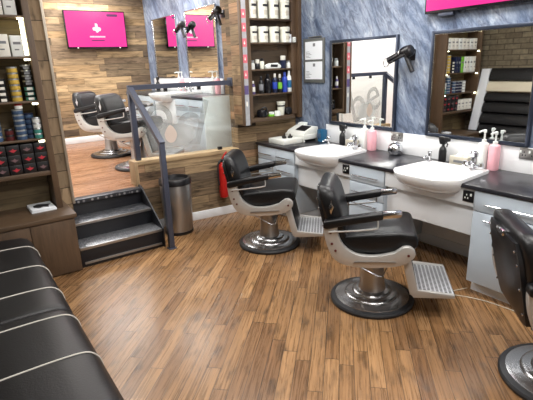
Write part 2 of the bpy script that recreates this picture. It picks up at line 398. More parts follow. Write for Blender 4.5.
def obj(name, bm, m, parent=None, loc=(0, 0, 0), rz=0.0, angle=35):
    me = bpy.data.meshes.new(name); bm.to_mesh(me); bm.free()
    me.materials.append(M[m] if isinstance(m, str) else m)
    for p in me.polygons: p.use_smooth = True
    try: me.set_sharp_from_angle(angle=math.radians(angle))
    except Exception: pass
    o = bpy.data.objects.new(name, me); C.objects.link(o)
    if parent is not None: o.parent = parent
    else: o.location = loc; o.rotation_euler = (0, 0, rz)
    return o
B = bmesh.new
def tag(o, label, cat, group=None):
    o['label'] = label; o['category'] = cat
    if group: o['group'] = group
    return o
def thing(name, label, cat, loc=(0, 0, 0), rz=0.0, group=None):
    o = bpy.data.objects.new(name, None); C.objects.link(o); o.empty_display_size = 0.1
    o.location = loc; o.rotation_euler = (0, 0, rz)
    return tag(o, label, cat, group)
def struct(name, bm, m, parent=None, **k):
    o = obj(name, bm, m, parent, **k)
    if parent is None: o['kind'] = 'structure'
    return o
def dup(root, loc, rz=None, label=None, group=None):
    def cp(o, par):
        c = o.copy(); C.objects.link(c)
        if par is not None: c.parent = par; c.matrix_parent_inverse = o.matrix_parent_inverse.copy()
        for ch in o.children: cp(ch, c)
        return c
    r = cp(root, None); r.location = loc
    if rz is not None: r.rotation_euler = (0, 0, rz)
    if label: r['label'] = label
    if group: r['group'] = group
    return r
def rounded(w, h, r, n=5):
    pts = []
    for cx, cy, a0 in ((w / 2 - r, h / 2 - r, 0), (-w / 2 + r, h / 2 - r, 90), (-w / 2 + r, -h / 2 + r, 180), (w / 2 - r, -h / 2 + r, 270)):
        for i in range(n + 1):
            a = math.radians(a0 + 90 * i / n); pts.append((cx + r * math.cos(a), cy + r * math.sin(a)))
    return pts
ORD = ['first', 'second', 'third', 'fourth', 'fifth', 'sixth', 'seventh', 'eighth', 'ninth', 'tenth']

# ------------------------------------------------------------------ dimensions
XR = 3.68            # marble wall of the lower room
XU = 3.35            # marble wall of the raised room
UF = 0.525           # raised floor level
YW = 8.5             # far wall of the raised room
XL = -0.42           # wall behind the bench
CEIL = 3.15
YB = -2.2
SK = -0.0875         # partition skew
def yp(x): return 4.70 + SK * (x - 1.7)     # front face of the partition / back wall

# ------------------------------------------------------------------ setting
bm = B(); prism(bm, [(XL - .1, YB - .1), (XR + .1, YB - .1), (XR + .1, 4.72), (XL - .1, 4.72)], 'z', -0.1, 0.0); struct('floor', bm, 'floor')
bm = B(); prism(bm, [(0.3, 4.73), (0.89, 4.73), (0.89, 4.64), (1.56, 4.64), (1.56, 4.80), (XU + .05, 4.72), (XU + .05, YW + .05), (0.3, YW + .05)], 'z', UF - .1, UF); struct('floor_upper', bm, 'upfloor')
bm = B(); box(bm, XL - .2, XR + .2, YB - .2, YW + .2, CEIL, CEIL + .1); struct('ceiling', bm, 'ceil')
bm = B(); box(bm, XR, XR + .1, YB - .1, 4.62, 0, CEIL); struct('wall_right', bm, 'marble')
bm = B(); box(bm, XU, XU + .1, 5.72, YW, UF - .1, CEIL); struct('wall_upper_right', bm, 'marble')
bm = B(); box(bm, XU, XU + .1, 4.7, 5.72, UF - .1, CEIL); struct('wall_upper_return', bm, 'upwoody')
bm = B(); box(bm, 0.3, XU + .1, YW, YW + .1, UF - .1, CEIL); struct('wall_upper_back', bm, 'upwood')
bm = B(); box(bm, 0.3, 0.4, 4.74, YW, UF - .1, CEIL); struct('wall_upper_left', bm, 'white')
bm = B(); box(bm, XL - .1, XL, YB - .1, 4.6, 0, CEIL); struct('wall_left', bm, 'brick')
bm = B(); box(bm, XL - .1, XR + .1, YB - .1, YB, 0, CEIL); struct('wall_front', bm, 'white')
# back wall to the corner (full height), low partition, and wall behind the product shelving
bm = B(); prism(bm, [(2.84, yp(2.84)), (XR + .05, yp(XR + .05)), (XR + .05, yp(XR) + .15), (2.84, yp(2.84) + .15)], 'z', 0, CEIL); struct('wall_back', bm, 'reclaimed')
bm = B(); prism(bm, [(1.60, yp(1.60)), (2.84, yp(2.84)), (2.84, yp(2.84) + .15), (1.60, yp(1.60) + .15)], 'z', 0, 0.755); struct('wall_partition', bm, 'reclaimed')
bm = B(); prism(bm, [(1.60, yp(1.60) - .012), (2.84, yp(2.84) - .012), (2.84, yp(2.84) + .16), (1.60, yp(1.60) + .16)], 'z', 0.755, 0.80, 0.003); struct('trim_1', bm, 'capwood')
bm = B(); box(bm, 1.565, 1.60, 4.685, 4.875, UF - .15, 0.80, .003); struct('trim_2', bm, 'postwood')
bm = B(); box(bm, 0.76, 0.868, 4.60, 4.72, 0, CEIL, 0); struct('wall_jamb', bm, 'jamb')
bm = B(); box(bm, 0.868, 0.892, 4.585, 4.72, 0.50, CEIL, .003); struct('trim_3', bm, 'trim')
bm = B(); box(bm, XL - .1, 0.76, 4.62, 4.72, 0, CEIL); struct('wall_back_left', bm, 'backboard')
bm = B(); prism(bm, [(1.66, yp(1.66) - .018), (3.1, yp(3.1) - .018), (3.1, yp(3.1)), (1.66, yp(1.66))], 'z', 0, 0.10, .003); struct('baseboard_back', bm, 'skirt')
bm = B(); box(bm, XR - .026, XR, -2.2, 4.5, 0, 0.10, .003); struct('baseboard_right', bm, 'skirt')
bm = B(); box(bm, 0.4, XU, YW - .018, YW, UF, UF + .11, .003); struct('baseboard_upper', bm, 'skirt')
bm = B(); box(bm, XR - .012, XR, 0.2, 4.45, 0.0, 0.85, .002); struct('wall_lower_right', bm, 'white')
bm = B(); box(bm, XR - .012, XR, 0.6, 3.94, 0.855, 1.062, .002); struct('trim_4', bm, 'splash')
bm = B(); box(bm, XU - .012, XU, 5.74, 8.3, UF + .855, UF + 1.07, .002); struct('trim_5', bm, 'splash')
# ceiling light panels above the view; two are added only to brighten surfaces
lamps = []
def panel_light(i, x, y, w, d, power, where):
    t = thing('ceiling_light', 'flat white ceiling light panel ' + where, 'ceiling light', (x, y, CEIL - .035), group='ceiling light panels')
    bm = B(); box(bm, -w / 2 - .03, w / 2 + .03, -d / 2 - .03, -d / 2, 0, .035); box(bm, -w / 2 - .03, w / 2 + .03, d / 2, d / 2 + .03, 0, .035)
    box(bm, -w / 2 - .03, -w / 2, -d / 2, d / 2, 0, .035); box(bm, w / 2, w / 2 + .03, -d / 2, d / 2, 0, .035); obj('light_frame', bm, 'white', t)
    bm = B(); box(bm, -w / 2, w / 2, -d / 2, d / 2, .008, .03); obj('diffuser', bm, 'lamp', t)
    ld = bpy.data.lights.new('panel_lamp', 'AREA'); ld.shape = 'RECTANGLE'; ld.size = w; ld.size_y = d; ld.energy = power; ld.color = (1.0, 0.98, 0.95)
    lo = bpy.data.objects.new('panel_lamp', ld); C.objects.link(lo); lo.location = (x, y, CEIL - .045)
K = 1.0
for i, (x, y, w, d, pw, where) in enumerate([
    (0.9, 0.4, .6, .6, 34, 'over the bench near the street end'), (2.6, 0.3, .6, .6, 36, 'over the floor beside the cut-off chair'),
    (0.9, 2.2, .6, .6, 30, 'over the bench beside the shelving'), (2.75, 2.35, .6, .6, 38, 'over the middle barber chair'),
    (2.3, 3.8, .6, .6, 30, 'added by the bottle shelf as fill'),  # added fill panel, brightens the mint end panel and the partition
    (1.05, 5.5, .6, .6, 40, 'just inside the raised room'), (1.05, 7.0, .6, .6, 40, 'over the raised floor by the white wall'),
    (2.2, 8.0, 1.1, .25, 46, 'beside the far board wall'), (2.95, 6.5, .3, .3, 20, 'added over the raised counter as fill')]):  # the small square panel is added fill for the raised marble wall
    panel_light(i, x, y, w, d, pw * K, where)

# ------------------------------------------------------------------ steps and railing
t = thing('entrance_steps', 'three black steps with metal checker-plate treads up to the raised floor', 'steps', (0, 0, 0))
bm = B(); prism(bm, [(4.125, 0), (4.72, 0), (4.72, .515), (4.63, .515), (4.63, .347), (4.38, .347), (4.38, .185), (4.125, .185)], 'x', 0.775, 1.575, .002); obj('step_body', bm, 'stair', t)
for y0, y1, z in ((4.115, 4.375, .185), (4.365, 4.625, .347)):
    bm = B(); box(bm, 0.775, 1.575, y0, y1, z, z + .012, .002); obj('tread', bm, 'checker', t)
    bm = B(); box(bm, 0.775, 1.575, y0 - .006, y0 + .004, z - .012, z + .014, .002); obj('nosing', bm, 'steel', t)
bm = B(); box(bm, 0.885, 1.60, 4.60, 4.72, .513, .527, .002); box(bm, 0.885, 1.6, 4.596, 4.604, .49, .528, .002); obj('tread', bm, 'checker', t)
bm = B(); box(bm, 0.80, 1.56, 4.112, 4.126, .03, .052, .002); obj('kick_strip', bm, 'steel', t)
bm = B(); prism(bm, [(4.10, 0), (4.74, 0), (4.74, .55), (4.62, .55), (4.38, .39), (4.125, .225), (4.10, .20)], 'x', 1.576, 1.592, .002); obj('stringer', bm, 'stair', t)

t = thing('stair_handrail', 'dark slate steel handrail with sloping arm and long top bar on the partition', 'handrail', (0, 0, 0))
bm = B(); box(bm, 1.598, 1.65, 4.00, 4.052, .008, 1.075, .003); box(bm, 1.585, 1.665, 3.985, 4.067, 0, .008, .002); obj('post', bm, 'rail', t)
bm = B(); box(bm, 1.612, 1.668, 4.742, 4.798, .80, 1.555, .003); obj('post', bm, 'rail', t)
bm = B(); tube(bm, [(1.624, 4.005, 1.07), (1.64, 4.78, 1.575)], 0, rect=(.055, .05)); obj('sloping_bar', bm, 'rail', t)
bm = B(); tube(bm, [(1.615, 4.775, 1.575), (2.84, 4.668, 1.575)], 0, rect=(.05, .05)); obj('top_bar', bm, 'rail', t)
bm = B(); box(bm, 2.80, 2.838, 4.61, 4.72, 1.53, 1.63, .003); obj('wall_plate', bm, 'rail', t)
# glass screen
yg = lambda x: 4.755 + SK * (x - 1.7)
t = thing('glass_screen', 'clear glass screen with grey frosted lettering standing on the timber partition', 'glass screen', (0, 0, 0))
def gprism(x0, x1, z0, z1, d0, d1, m, nm, par):
    bm = B(); prism(bm, [(x0, yg(x0) + d0), (x1, yg(x1) + d0), (x1, yg(x1) + d1), (x0, yg(x0) + d1)], 'z', z0, z1); return obj(nm, bm, m, par)
gprism(1.69, 2.825, .803, 1.54, 0, .010, 'glass', 'pane', t)
for x in (2.02, 2.41): gprism(x - .018, x + .018, 1.515, 1.55, -.008, .018, 'black', 'clip', t)
gprism(2.60, 2.645, .80, .835, -.012, .022, 'black', 'clip', t)
# frosted drop-shaped hole and swirl, and the letters
gprism(1.70, 2.52, .805, 1.34, -.003, -.002, frost_fade('frosted_fade', rgb(196, 198, 196), 2.10, .44, 1.03, .27, .5), 'frosted_film', t)
bm = B(); n = 24
vs = [bm.verts.new((2.03 + .072 * math.cos(2 * PI * i / n) * (1 - .35 * max(0, math.sin(2 * PI * i / n))), yg(2.03) - .005 - .0875 * .072 * -math.cos(2 * PI * i / n) * -1, 1.05 + .10 * math.sin(2 * PI * i / n))) for i in range(n)]
bm.faces.new(vs); obj('drop_print', bm, mat('peach_print', rgb(206, 190, 178), .6), t)
def text_mesh(body, size, ext=0.001):
    cu = bpy.data.curves.new('letters', 'FONT'); cu.body = body; cu.size = size; cu.extrude = ext; cu.align_x = 'CENTER'; cu.align_y = 'CENTER'
    o = bpy.data.objects.new('letters', cu); C.objects.link(o)
    dg = bpy.context.evaluated_depsgraph_get(); me = bpy.data.meshes.new_from_object(o.evaluated_get(dg))
    bpy.data.objects.remove(o); bm = B(); bm.from_mesh(me); bpy.data.meshes.remove(me); return bm
bm = text_mesh('be', 0.78)
ang = math.atan(SK)
# lettering is read from the raised side (and in the mirror), so it faces +y
bmesh.ops.transform(bm, matrix=Matrix.Translation((2.12, yg(2.12) + .016, 1.20)) @ Matrix.Rotation(ang, 4, 'Z') @ Matrix.Rotation(PI, 4, 'Z') @ Matrix.Rotation(PI / 2, 4, 'X') @ Matrix.Rotation(0.3, 4, 'Z'), verts=bm.verts)
obj('lettering', bm, 'frosttext', t)

# ------------------------------------------------------------------ pedal bin and extinguisher
t = thing('waste_bin', 'brushed steel swing bin with black rim beside the handrail post', 'bin', (1.90, 4.43, 0))
bm = B(); lathe(bm, [(.150, .03), (.153, .035), (.168, .56), (.166, .565)], seg=40); obj('bin_body', bm, 'steel', t)
bm = B(); lathe(bm, [(.155, 0), (.157, .03), (.15, .032)], seg=40); obj('base_ring', bm, 'black', t)
bm = B(); lathe(bm, [(.170, .555), (.176, .56), (.177, .60), (.165, .622), (.145, .625), (.135, .59), (.05, .575)], seg=40); obj('rim', bm, 'black', t)

t = thing('fire_extinguisher', 'red fire extinguisher hung low on the board wall behind the farthest chair', 'fire extinguisher', (2.575, yp(2.575) - .062, 0))
bm = B(); lathe(bm, [(.03, .235), (.05, .245), (.052, .27), (.052, .60), (.045, .635), (.022, .66), (.018, .675)], seg=24); obj('cylinder_body', bm, 'red', t)
bm = B(); box(bm, .030, .0535, -.025, .012, .40, .55, .003); obj('paper_label', bm, 'label', t)
bm = B(); box(bm, -.018, .018, -.018, .018, .67, .705, .004); tube(bm, [(-.01, 0, .70), (.02, 0, .715), (.075, 0, .735)], .008); tube(bm, [(.0, 0, .705), (.05, 0, .76)], .009); obj('valve', bm, 'black', t)
bm = B(); tube(bm, [(.0, 0, .71), (.04, -.005, .765), (.065, -.005, .785)], .010); obj('lever', bm, 'red', t)
bm = B(); tube(bm, smooth_pts([(-.018, 0, .69), (-.06, -.01, .66), (-.068, -.012, .5), (-.064, -.01, .40)]), .009); obj('hose', bm, 'rubber', t)
bm = B(); box(bm, -.02, .02, .045, .06, .42, .66, .002); obj('bracket', bm, 'black', t)

# ------------------------------------------------------------------ bench
def bench(y0, y1, stitches, label):
    t = thing('waiting_bench', label, 'bench', (0, 0, 0), group='bench modules')
    prof = [(-.09, .14), (.30, .14), (.345, .16), (.385, .21), (.40, .28), (.398, .36), (.385, .415), (.355, .452), (.31, .470), (.2, .478), (.05, .480), (-.05, .478), (-.09, .465)]
    bm = B(); n = 10; rings = []
    for i in range(n + 1):
        f = i / n; y = y0 + (y1 - y0) * f
        e = min(f, 1 - f) * (y1 - y0); k = 1 if e > .03 else (0.955 if e < .001 else .99)
        rings.append([(-.09 + (x + .09) * (k if k > .96 else .985), y, .14 + (z - .14) * k) for x, z in prof])
    # finer end rounding
    ys = [y0, y0 + .008, y0 + .025, y0 + .06] + [y0 + (y1 - y0) * q for q in (.2, .4, .6, .8)] + [y1 - .06, y1 - .025, y1 - .008, y1]
    ks = [.95, .98, .995, 1, 1, 1, 1, 1, 1, .995, .98, .95]
    rings = [[(-.09 + (x + .09) * (1 - (1 - k) * .8), y, .14 + (z - .14) * k) for x, z in prof] for y, k in zip(ys, ks)]
    loft(bm, rings); obj('seat_cushion', bm, 'bench', t, angle=50)
    for s in stitches:
        bm = B(); tube(bm, [(x, s, z + .001) for x, z in smooth_pts2(prof[2:])], .0042, 6); obj('piping', bm, 'stitch', t)
    bm = B(); box(bm, -.09, .30, y0 + .02, y1 - .02, 0, .14, .004); obj('plinth', bm, 'black', t)
    return t
def smooth_pts2(pts): return [(p[0], p[1]) for p in smooth_pts([(a, b, 0) for a, b in pts], 3)]
bench(2.565, 3.99, (3.72, 3.27, 2.86), 'black vinyl bench module with pale piping, end by the product shelving')
bench(-0.4, 2.555, (2.45, 2.02, 1.60, 1.18, .76, .34, -.06), 'longer black vinyl bench module with pale piping, cut off at picture edge')
t = thing('bench_backrest', 'channelled black wall backrest with one cream band, seen in big mirror', 'backrest', (0, 0, 0))
zc = [.48, .665, .85, 1.03, 1.185, 1.365, 1.58]
def bx(z): return -.10 - (z - .48) * .26
for i in range(6):
    z0, z1 = zc[i], zc[i + 1]; bm = B()
    pr = [(XL + .005, z0 + .003), (bx(z0) - .03, z0 + .003), (bx(z0), z0 + .025), (bx((z0 + z1) / 2) + .012, (z0 + z1) / 2), (bx(z1), z1 - .025), (bx(z1) - .03, z1 - .003), (XL + .005, z1 - .003)]
    prism(bm, pr, 'y', -.4, 4.195); obj('channel', bm, 'cream' if i == 4 else 'bench', t, angle=60)
bm = B(); prism(bm, [(XL + .005, .56), (bx(.56) + .03, .56), (bx(1.57) + .03, 1.57), (XL + .005, 1.57)], 'y', 4.20, 4.34, .002); obj('end_panel', bm, 'leftpaint', t)

# ------------------------------------------------------------------ product shelving on the left
t = thing('low_cabinet', 'dark brown low cabinet with plain doors under the product shelving', 'cabinet', (0, 0, 0))
bm = B(); box(bm, .0, .765, 4.085, 4.62, 0, .515, .002); obj('cabinet_body', bm, 'brownv', t)
bm = B(); box(bm, -.02, .785, 4.065, 4.62, .515, .553, .003); obj('cabinet_top', bm, 'brown', t)
bm = B(); box(bm, .405, .76, 4.070, 4.085, .015, .505, .002); obj('door', bm, 'brownv', t)
bm = B(); box(bm, .01, .397, 4.070, 4.085, .015, .505, .002); obj('door', bm, 'brownv', t)

t = thing('product_shelving', 'tall brown lit shelving full of tins and boxes above low cabinet', 'shelving', (0, 0, 0))
bm = B(); box(bm, .682, .735, 4.345, 4.615, .553, 2.75, .003); obj('upright', bm, 'brownv', t)
bm = B(); box(bm, -.30, -.255, 4.345, 4.615, .875, 2.75, .003); obj('upright', bm, 'brownv', t)
LS = {'A': .912, 'B': 1.205, 'C': 1.53, 'D': 1.893, 'E': 2.215}
bm = B(); box(bm, -.255, .682, 4.35, 4.615, .872, .912, .003); obj('shelf_board', bm, 'brown', t)
for k in 'BCDE':
    z = LS[k]
    bm = B(); box(bm, -.255, .682, 4.36, 4.615, z - .018, z, .002); s = obj('shelf_board', bm, 'brown', t)
    bm = B(); box(bm, .635, .678, 4.356, 4.372, z - .034, z - .019, .002); obj('led_strip', bm, 'led', s); bm = B(); box(bm, -.25, -.205, 4.356, 4.372, z - .034, z - .019, .002); obj('led_strip', bm, 'led', s)
bm = B(); box(bm, .655, .681, 4.40, 4.425, 1.905, 2.19); obj('led_strip', bm, 'led', t)
bm = B(); box(bm, -.255, .682, 4.345, 4.615, 2.70, 2.75, .003); obj('top_board', bm, 'brown', t)
bm = B(); box(bm, -.255, .682, 4.606, 4.618, .912, 2.70); obj('back_board', bm, 'backboard', t)

def tin(label, x, y, z, r, h, m, lid='lid', band=None, group=None, name='hair_product_tin'):
    t = thing(name, label, 'tin', (x, y, z), group=group)
    bm = B(); lathe(bm, [(r * .96, .0), (r, .003), (r, h * .66), (r * .97, h * .68)], seg=20); obj('tin_body', bm, m, t)
    bm = B(); lathe(bm, [(r * .98, h * .68), (r * 1.02, h * .69), (r * 1.02, h - .004), (r * .96, h - .001)], seg=20); obj('lid', bm, lid, t)
    if band:
        bm = B(); prism(bm, [(-r * .55, h * .12), (r * .55, h * .12), (r * .55, h * .6), (-r * .55, h * .6)], 'y', -r * 1.03, -r * .7, .0); obj('label', bm, band, t)
    return t
def stack(x, y, z, r, h, ms, what, where, group):
    for i, m in enumerate(ms):
        pos = 'bottom of' if i == 0 else ('top of' if i == len(ms) - 1 else ORD[i] + ' up in')
        tin('%s, %s %s' % (what[i] if isinstance(what, list) else what, pos, where), x, y, z + i * (h + .0005), r, h, m[0], m[1], m[2] if len(m) > 2 else None, group)
yt = 4.425
stack(.535, yt, LS['C'], .041, .047, [('yellow', 'lid')] * 6, 'flat yellow tin', 'the yellow stack', 'stack of yellow tins')
stack(.640, yt, LS['C'], .040, .042, [('teal', 'black', 'label')] * 3 + [('black', 'lid', 'greyink')] * 4, ['teal tin with black lid'] * 3 + ['black tin with silver lid'] * 4, 'the stack beside the upright', 'mixed stack by upright')
stack(.432, yt, LS['C'], .038, .047, [('black', 'black', 'label')] * 4, 'black tin with pale label', 'the stack beside yellow tins', 'stack of black tins')
stack(.515, yt - .01, LS['B'], .044, .043, [('tinblue', 'lid')] * 6, 'slate blue tin', 'the blue stack under yellow tins', 'stack of blue tins')
stack(.600, yt + .04, LS['B'], .040, .043, [('tinblue', 'navy')] * 5, 'slate blue tin with dark lid', 'the stack behind the teal pair', 'second stack of blue tins')
stack(.645, yt - .035, LS['B'], .034, .045, [('teal', 'lid')] * 2 + [('whitebot', 'lid')] * 2, ['teal tin'] * 2 + ['silvery white tin'] * 2, 'the teal stack on the glass shelf', 'stack of teal tins')
stack(.425, yt, LS['B'], .034, .05, [('darkred', 'black')] * 2, 'dark red tin', 'the short dark red pair', 'pair of red tins')
tin('small red topped tin lying above the blue stack', .53, yt - .01, LS['B'] + .262, .032, .042, 'whitebot', 'red')
for j, x in enumerate((.335, .24, .145, .05)):
    stack(x, yt, LS['B'], .038, .047, [(('tinblue', 'navy', 'navy', 'whitebot')[j], 'lid')] * 4, ('blue', 'navy', 'dark navy', 'white')[j] + ' tin on glass shelf', 'the ' + ORD[j] + ' stack beyond the red pair', 'tins seen in the big mirror')

def packet(label, x, y, z, w, d, h, m, blob=None, name='carton', cat='box', group=None, mark=None):
    t = thing(name, label, cat, (x, y, z), group=group)
    bm = B(); box(bm, -w / 2, w / 2, -d / 2, d / 2, 0, h, .004); obj('carton_body', bm, m, t)
    if blob:
        bm = B(); s = h * .26
        pr = [(-s * 1.5, .1 * s), (-s * .5, .15 * s), (0, s * .8), (s * .5, .15 * s), (s * 1.5, .1 * s), (s * .6, -.5 * s), (0, -s * .9), (-s * .6, -.5 * s)]
        prism(bm, [(a, b + h * .5) for a, b in pr], 'y', -d / 2 - .0012, -d / 2 + .001); obj('printed_emblem', bm, blob, t)
    if mark:
        bm = B(); box(bm, -w * .3, w * .3, -d / 2 - .0012, -d / 2 + .001, h * .58, h * .70); box(bm, -w * .25, w * .1, -d / 2 - .0012, -d / 2 + .001, h * .3, h * .36); obj('printed_label', bm, mark, t)
    return t
pk = 0
for r in range(3):
    for c, x in enumerate((.632, .525, .418, .311)):
        packet('black pouch with %s emblem, %s row, %s from the upright' % ('red' if (c + r) % 3 else 'faded', ('bottom', 'middle', 'top')[r], ORD[c]),
               x, 4.425 - .004 * r, LS['A'] + r * .0855, .101, .13, .085, 'black', 'logored' if (c + r) % 3 else 'logogrey', name='product_pouch', cat='pouch', group='black pouches on the lowest shelf')
for c, x in enumerate((.20, .09, -.02, -.13)):
    packet('white carton beside the black pouches, %s along' % ORD[c], x, 4.43, LS['A'], .09, .12, .17, 'label', mark='greyink', group='white cartons on the lowest shelf')
for c, (x, m, h) in enumerate(((.604, 'whitebot', .165), (.498, 'label', .175), (.395, 'label', .175), (.29, 'whitebot', .17), (.185, 'label', .175), (.08, 'label', .17), (-.03, 'whitebot', .17), (-.14, 'label', .175))):
    packet('tall white carton on the shelf above yellow tins, %s from upright' % ORD[c], x, 4.43, LS['D'], .094, .10, h, m, mark='greyink', group='white cartons above the tins')
for c, x in enumerate((.60, .50, .395, .29, .185, .08, -.03, -.14)):
    packet('grey white carton on the highest visible shelf, %s from upright' % ORD[c], x, 4.43, LS['E'], .09, .10, .19, ('whitebot', 'label', 'tub')[c % 3], mark='greyink', group='cartons on the highest shelf')
for c, (x, m) in enumerate(((.345, 'navy'), (.265, 'navy'), (.185, 'green'), (.105, 'whitebot'), (.02, 'label'), (-.07, 'whitebot'), (-.16, 'label'))):
    packet('%s upright carton beyond the black tins, %s along' % ({'navy': 'dark purple', 'green': 'lime green', 'whitebot': 'white', 'label': 'cream'}[m], ORD[c]), x, 4.43, LS['C'], .07, .10, .25, m, mark='greyink', group='cartons beyond the black tins')
t = thing('magazine_stack', 'two glossy black and white magazines lying on the low cabinet', 'magazines', (.565, 4.44, .553), rz=.03)
bm = B(); box(bm, -.105, .105, -.13, .12, 0, .014, .002); obj('lower_magazine', bm, 'paper', t)
bm = B(); box(bm, -.10, .10, -.127, .125, .0145, .026, .002); obj('upper_magazine', bm, 'paper', t)
bm = B(); prism(bm, [(-.07, -.03), (-.03, -.075), (.01, -.05), (.05, -.08), (.06, -.02), (.085, .02), (.03, .05), (-.02, .075), (-.06, .04)], 'z', .026, .0268); obj('cover_print', bm, 'ink', t)

# ------------------------------------------------------------------ barber chairs
def make_chair():
    t = thing('barber_chair', 'x', 'barber chair')
    bm = B(); lathe(bm, [(.300, 0), (.312, .006), (.314, .022), (.306, .034), (.278, .040)], seg=56); obj('rubber_ring', bm, 'rubber', t)
    bm = B(); lathe(bm, [(.279, .028), (.276, .044), (.258, .049), (.205, .054), (.199, .066), (.188, .071), (.150, .076), (.144, .088), (.132, .094), (.10, .100)], seg=56); obj('base_plate', bm, 'basesteel', t, angle=50)
    bm = B(); lathe(bm, [(.104, .095), (.100, .11), (.090, .15), (.086, .34), (.09, .385), (.11, .42)], seg=32); box(bm, -.20, .18, -.25, .25, .42, .455, .004); obj('column', bm, 'steel', t)
    # cast side frames: U sweep from the back, under the seat, to the front knuckle
    outer = [(-.345, .70), (-.338, .62), (-.314, .53), (-.278, .455), (-.21, .408), (-.09, .391), (.04, .397), (.14, .412), (.215, .440), (.265, .49), (.262, .535), (.225, .56), (.185, .553)]
    inner = [(.135, .512), (.04, .486), (-.05, .478), (-.12, .488), (-.18, .520), (-.222, .57), (-.246, .64), (-.25, .70)]
    oo = [(p.x, p.y) for p in smooth_pts([(a, b, 0) for a, b in outer], 3)]
    ii = [(p.x, p.y) for p in smooth_pts([(a, b, 0) for a, b in inner], 3)]
    for s in (-1, 1):
        y0, y1 = (s * .255, s * .298)
        bm = B(); prism(bm, oo + ii, 'y', min(y0, y1), max(y0, y1), .004, 2)
        f = obj('side_frame', bm, 'alu', t, angle=40)
        bm = B(); ya, yb = sorted((s * .297, s * .302))
        prism(bm, [(-.14, .416), (.14, .434), (.15, .444), (.14, .453), (-.13, .438)], 'y', ya, yb, .001); obj('rib', bm, 'steel', f)
        for bx_, bz_ in ((-.285, .56), (-.26, .51), (-.295, .64), (.225, .50)):
            bm = B(); lathe(bm, [(.009, 0), (.009, .006), (.005, .008)], seg=12, mx=Matrix.Translation((bx_, s * .297, bz_)) @ Matrix.Rotation(-s * PI / 2, 4, 'X'))
            obj('bolt', bm, 'darkred', f)
        bm = B(); ya, yb = sorted((s * .240, s * .312))
        pr = [(-.345, .712), (-.325, .726), (-.15, .760), (.045, .797), (.055, .787), (.05, .748), (-.02, .732), (-.20, .694), (-.32, .664), (-.345, .672)]
        prism(bm, pr, 'y', ya, yb, .012, 3); a = obj('armrest', bm, 'leather', t, angle=50)
        bm = B(); ya, yb = sorted((s * .246, s * .306))
        prism(bm, [(.045, .794), (.165, .806), (.170, .796), (.165, .770), (.045, .752)], 'y', ya, yb, .004); obj('arm_cap', bm, 'chrome', a)
        bm = B(); tube(bm, smooth_pts([(.015, s * .30, .745), (.018, s * .305, .70), (.0, s * .307, .684), (-.14, s * .307, .664), (-.31, s * .302, .645)], 4), .006, 8); obj('towel_rail', bm, 'alu', t)
    # seat
    bm = B(); prism(bm, [(-.27, .468), (.15, .478), (.25, .505), (.288, .54), (.29, .60), (.265, .637), (.17, .642), (-.05, .615), (-.27, .585)], 'y', -.252, .252, .025, 4); obj('seat', bm, 'leather', t, angle=60)
    # backrest, leaning, slightly narrower at the top
    bm = B(); rings = []
    for k, (z, xf, xb, w) in enumerate([(.50, -.18, -.29, .225), (.54, -.17, -.305, .243), (.66, -.185, -.335, .262), (.79, -.218, -.365, .268), (.865, -.242, -.382, .262), (.912, -.266, -.39, .245), (.938, -.292, -.39, .215), (.947, -.325, -.38, .19)]):
        ring = []
        for (px, py) in rounded(1, 1, .22, 4):
            x = (xf + xb) / 2 + px * (xf - xb) - (0.022 if px > 0 else 0) * (1 - (abs(py) * 2) ** 2) * (1 if k < 6 else .3)
            ring.append((x, py * 2 * w, z))
        rings.append(ring)
    loft(bm, rings); b = obj('backrest', bm, 'leather', t, angle=60)
    bm = B(); rings = []
    for z, xb, w in [(.45, -.29, .20), (.49, -.303, .212), (.66, -.343, .225), (.79, -.372, .23), (.855, -.387, .22), (.895, -.391, .195)]:
        rings.append([(xb + .02, -w, z), (xb - .006, -w, z), (xb - .012, -w + .02, z), (xb - .012, w - .02, z), (xb - .006, w, z), (xb + .02, w, z)])
    loft(bm, rings); obj('back_panel', bm, 'black', b)
    for z, xb, w in [(.52, -.322, .205), (.66, -.354, .214), (.79, -.383, .218), (.855, -.398, .205)]:
        for s in (-1, 1): obj('stud', lathe(B(), [(.007, 0), (.007, .004), (.004, .006)], seg=10, mx=Matrix.Translation((xb, s * w, z)) @ Matrix.Rotation(-PI / 2, 4, 'Y')), 'chrome', b)
    bm = B(); box(bm, -.412, -.38, -.05, .05, .875, .905, .004); obj('headrest_socket', bm, 'chrome', b)
    for s in (-1, 1):
        bm = B(); ya, yb = sorted((s * .255, s * .270)); xc, zc_ = -.295, .815
        prism(bm, [(xc, zc_ - .055), (xc + .018, zc_), (xc + .006, zc_ + .02), (xc, zc_ + .07), (xc - .006, zc_ + .02), (xc - .018, zc_)], 'y', ya, yb, .001); obj('emblem', bm, 'chrome', b)
    # footrest: hinge bars, calf pad, ribbed plate
    fr = obj('footrest', box(B(), .255, .285, -.226, .226, .172, .197, .004), 'alu', t)
    for s in (-1, 1):
        ya, yb = sorted((s * .226, s * .252))
        bm = B(); prism(bm, [(.175, .515), (.235, .505), (.305, .225), (.545, .205), (.55, .18), (.28, .165), (.25, .20)], 'y', ya, yb, .003); obj('link_bar', bm, 'alu', fr)
    bm = B(); prism(bm, [(.215, .50), (.245, .495), (.305, .23), (.275, .22)], 'y', -.19, .19, .006); obj('calf_pad', bm, 'leather', fr)
    bm = B(); prism(bm, [(.285, .180), (.548, .178), (.550, .200), (.29, .204)], 'y', -.226, .226, .003); obj('foot_plate', bm, 'grid', fr)
    bm = B(); box(bm, .37, .45, -.05, .05, .145, .176, .006); obj('foot_pad', bm, 'rubber', fr)
    bm = B(); tube(bm, [(-.22, -.155, .40), (-.16, -.15, .365), (.04, -.12, .25), (.075, -.115, .25), (.10, -.11, .32), (.12, -.11, .385)], .0055, 8); ob = obj('pump_lever', bm, 'chrome', t)
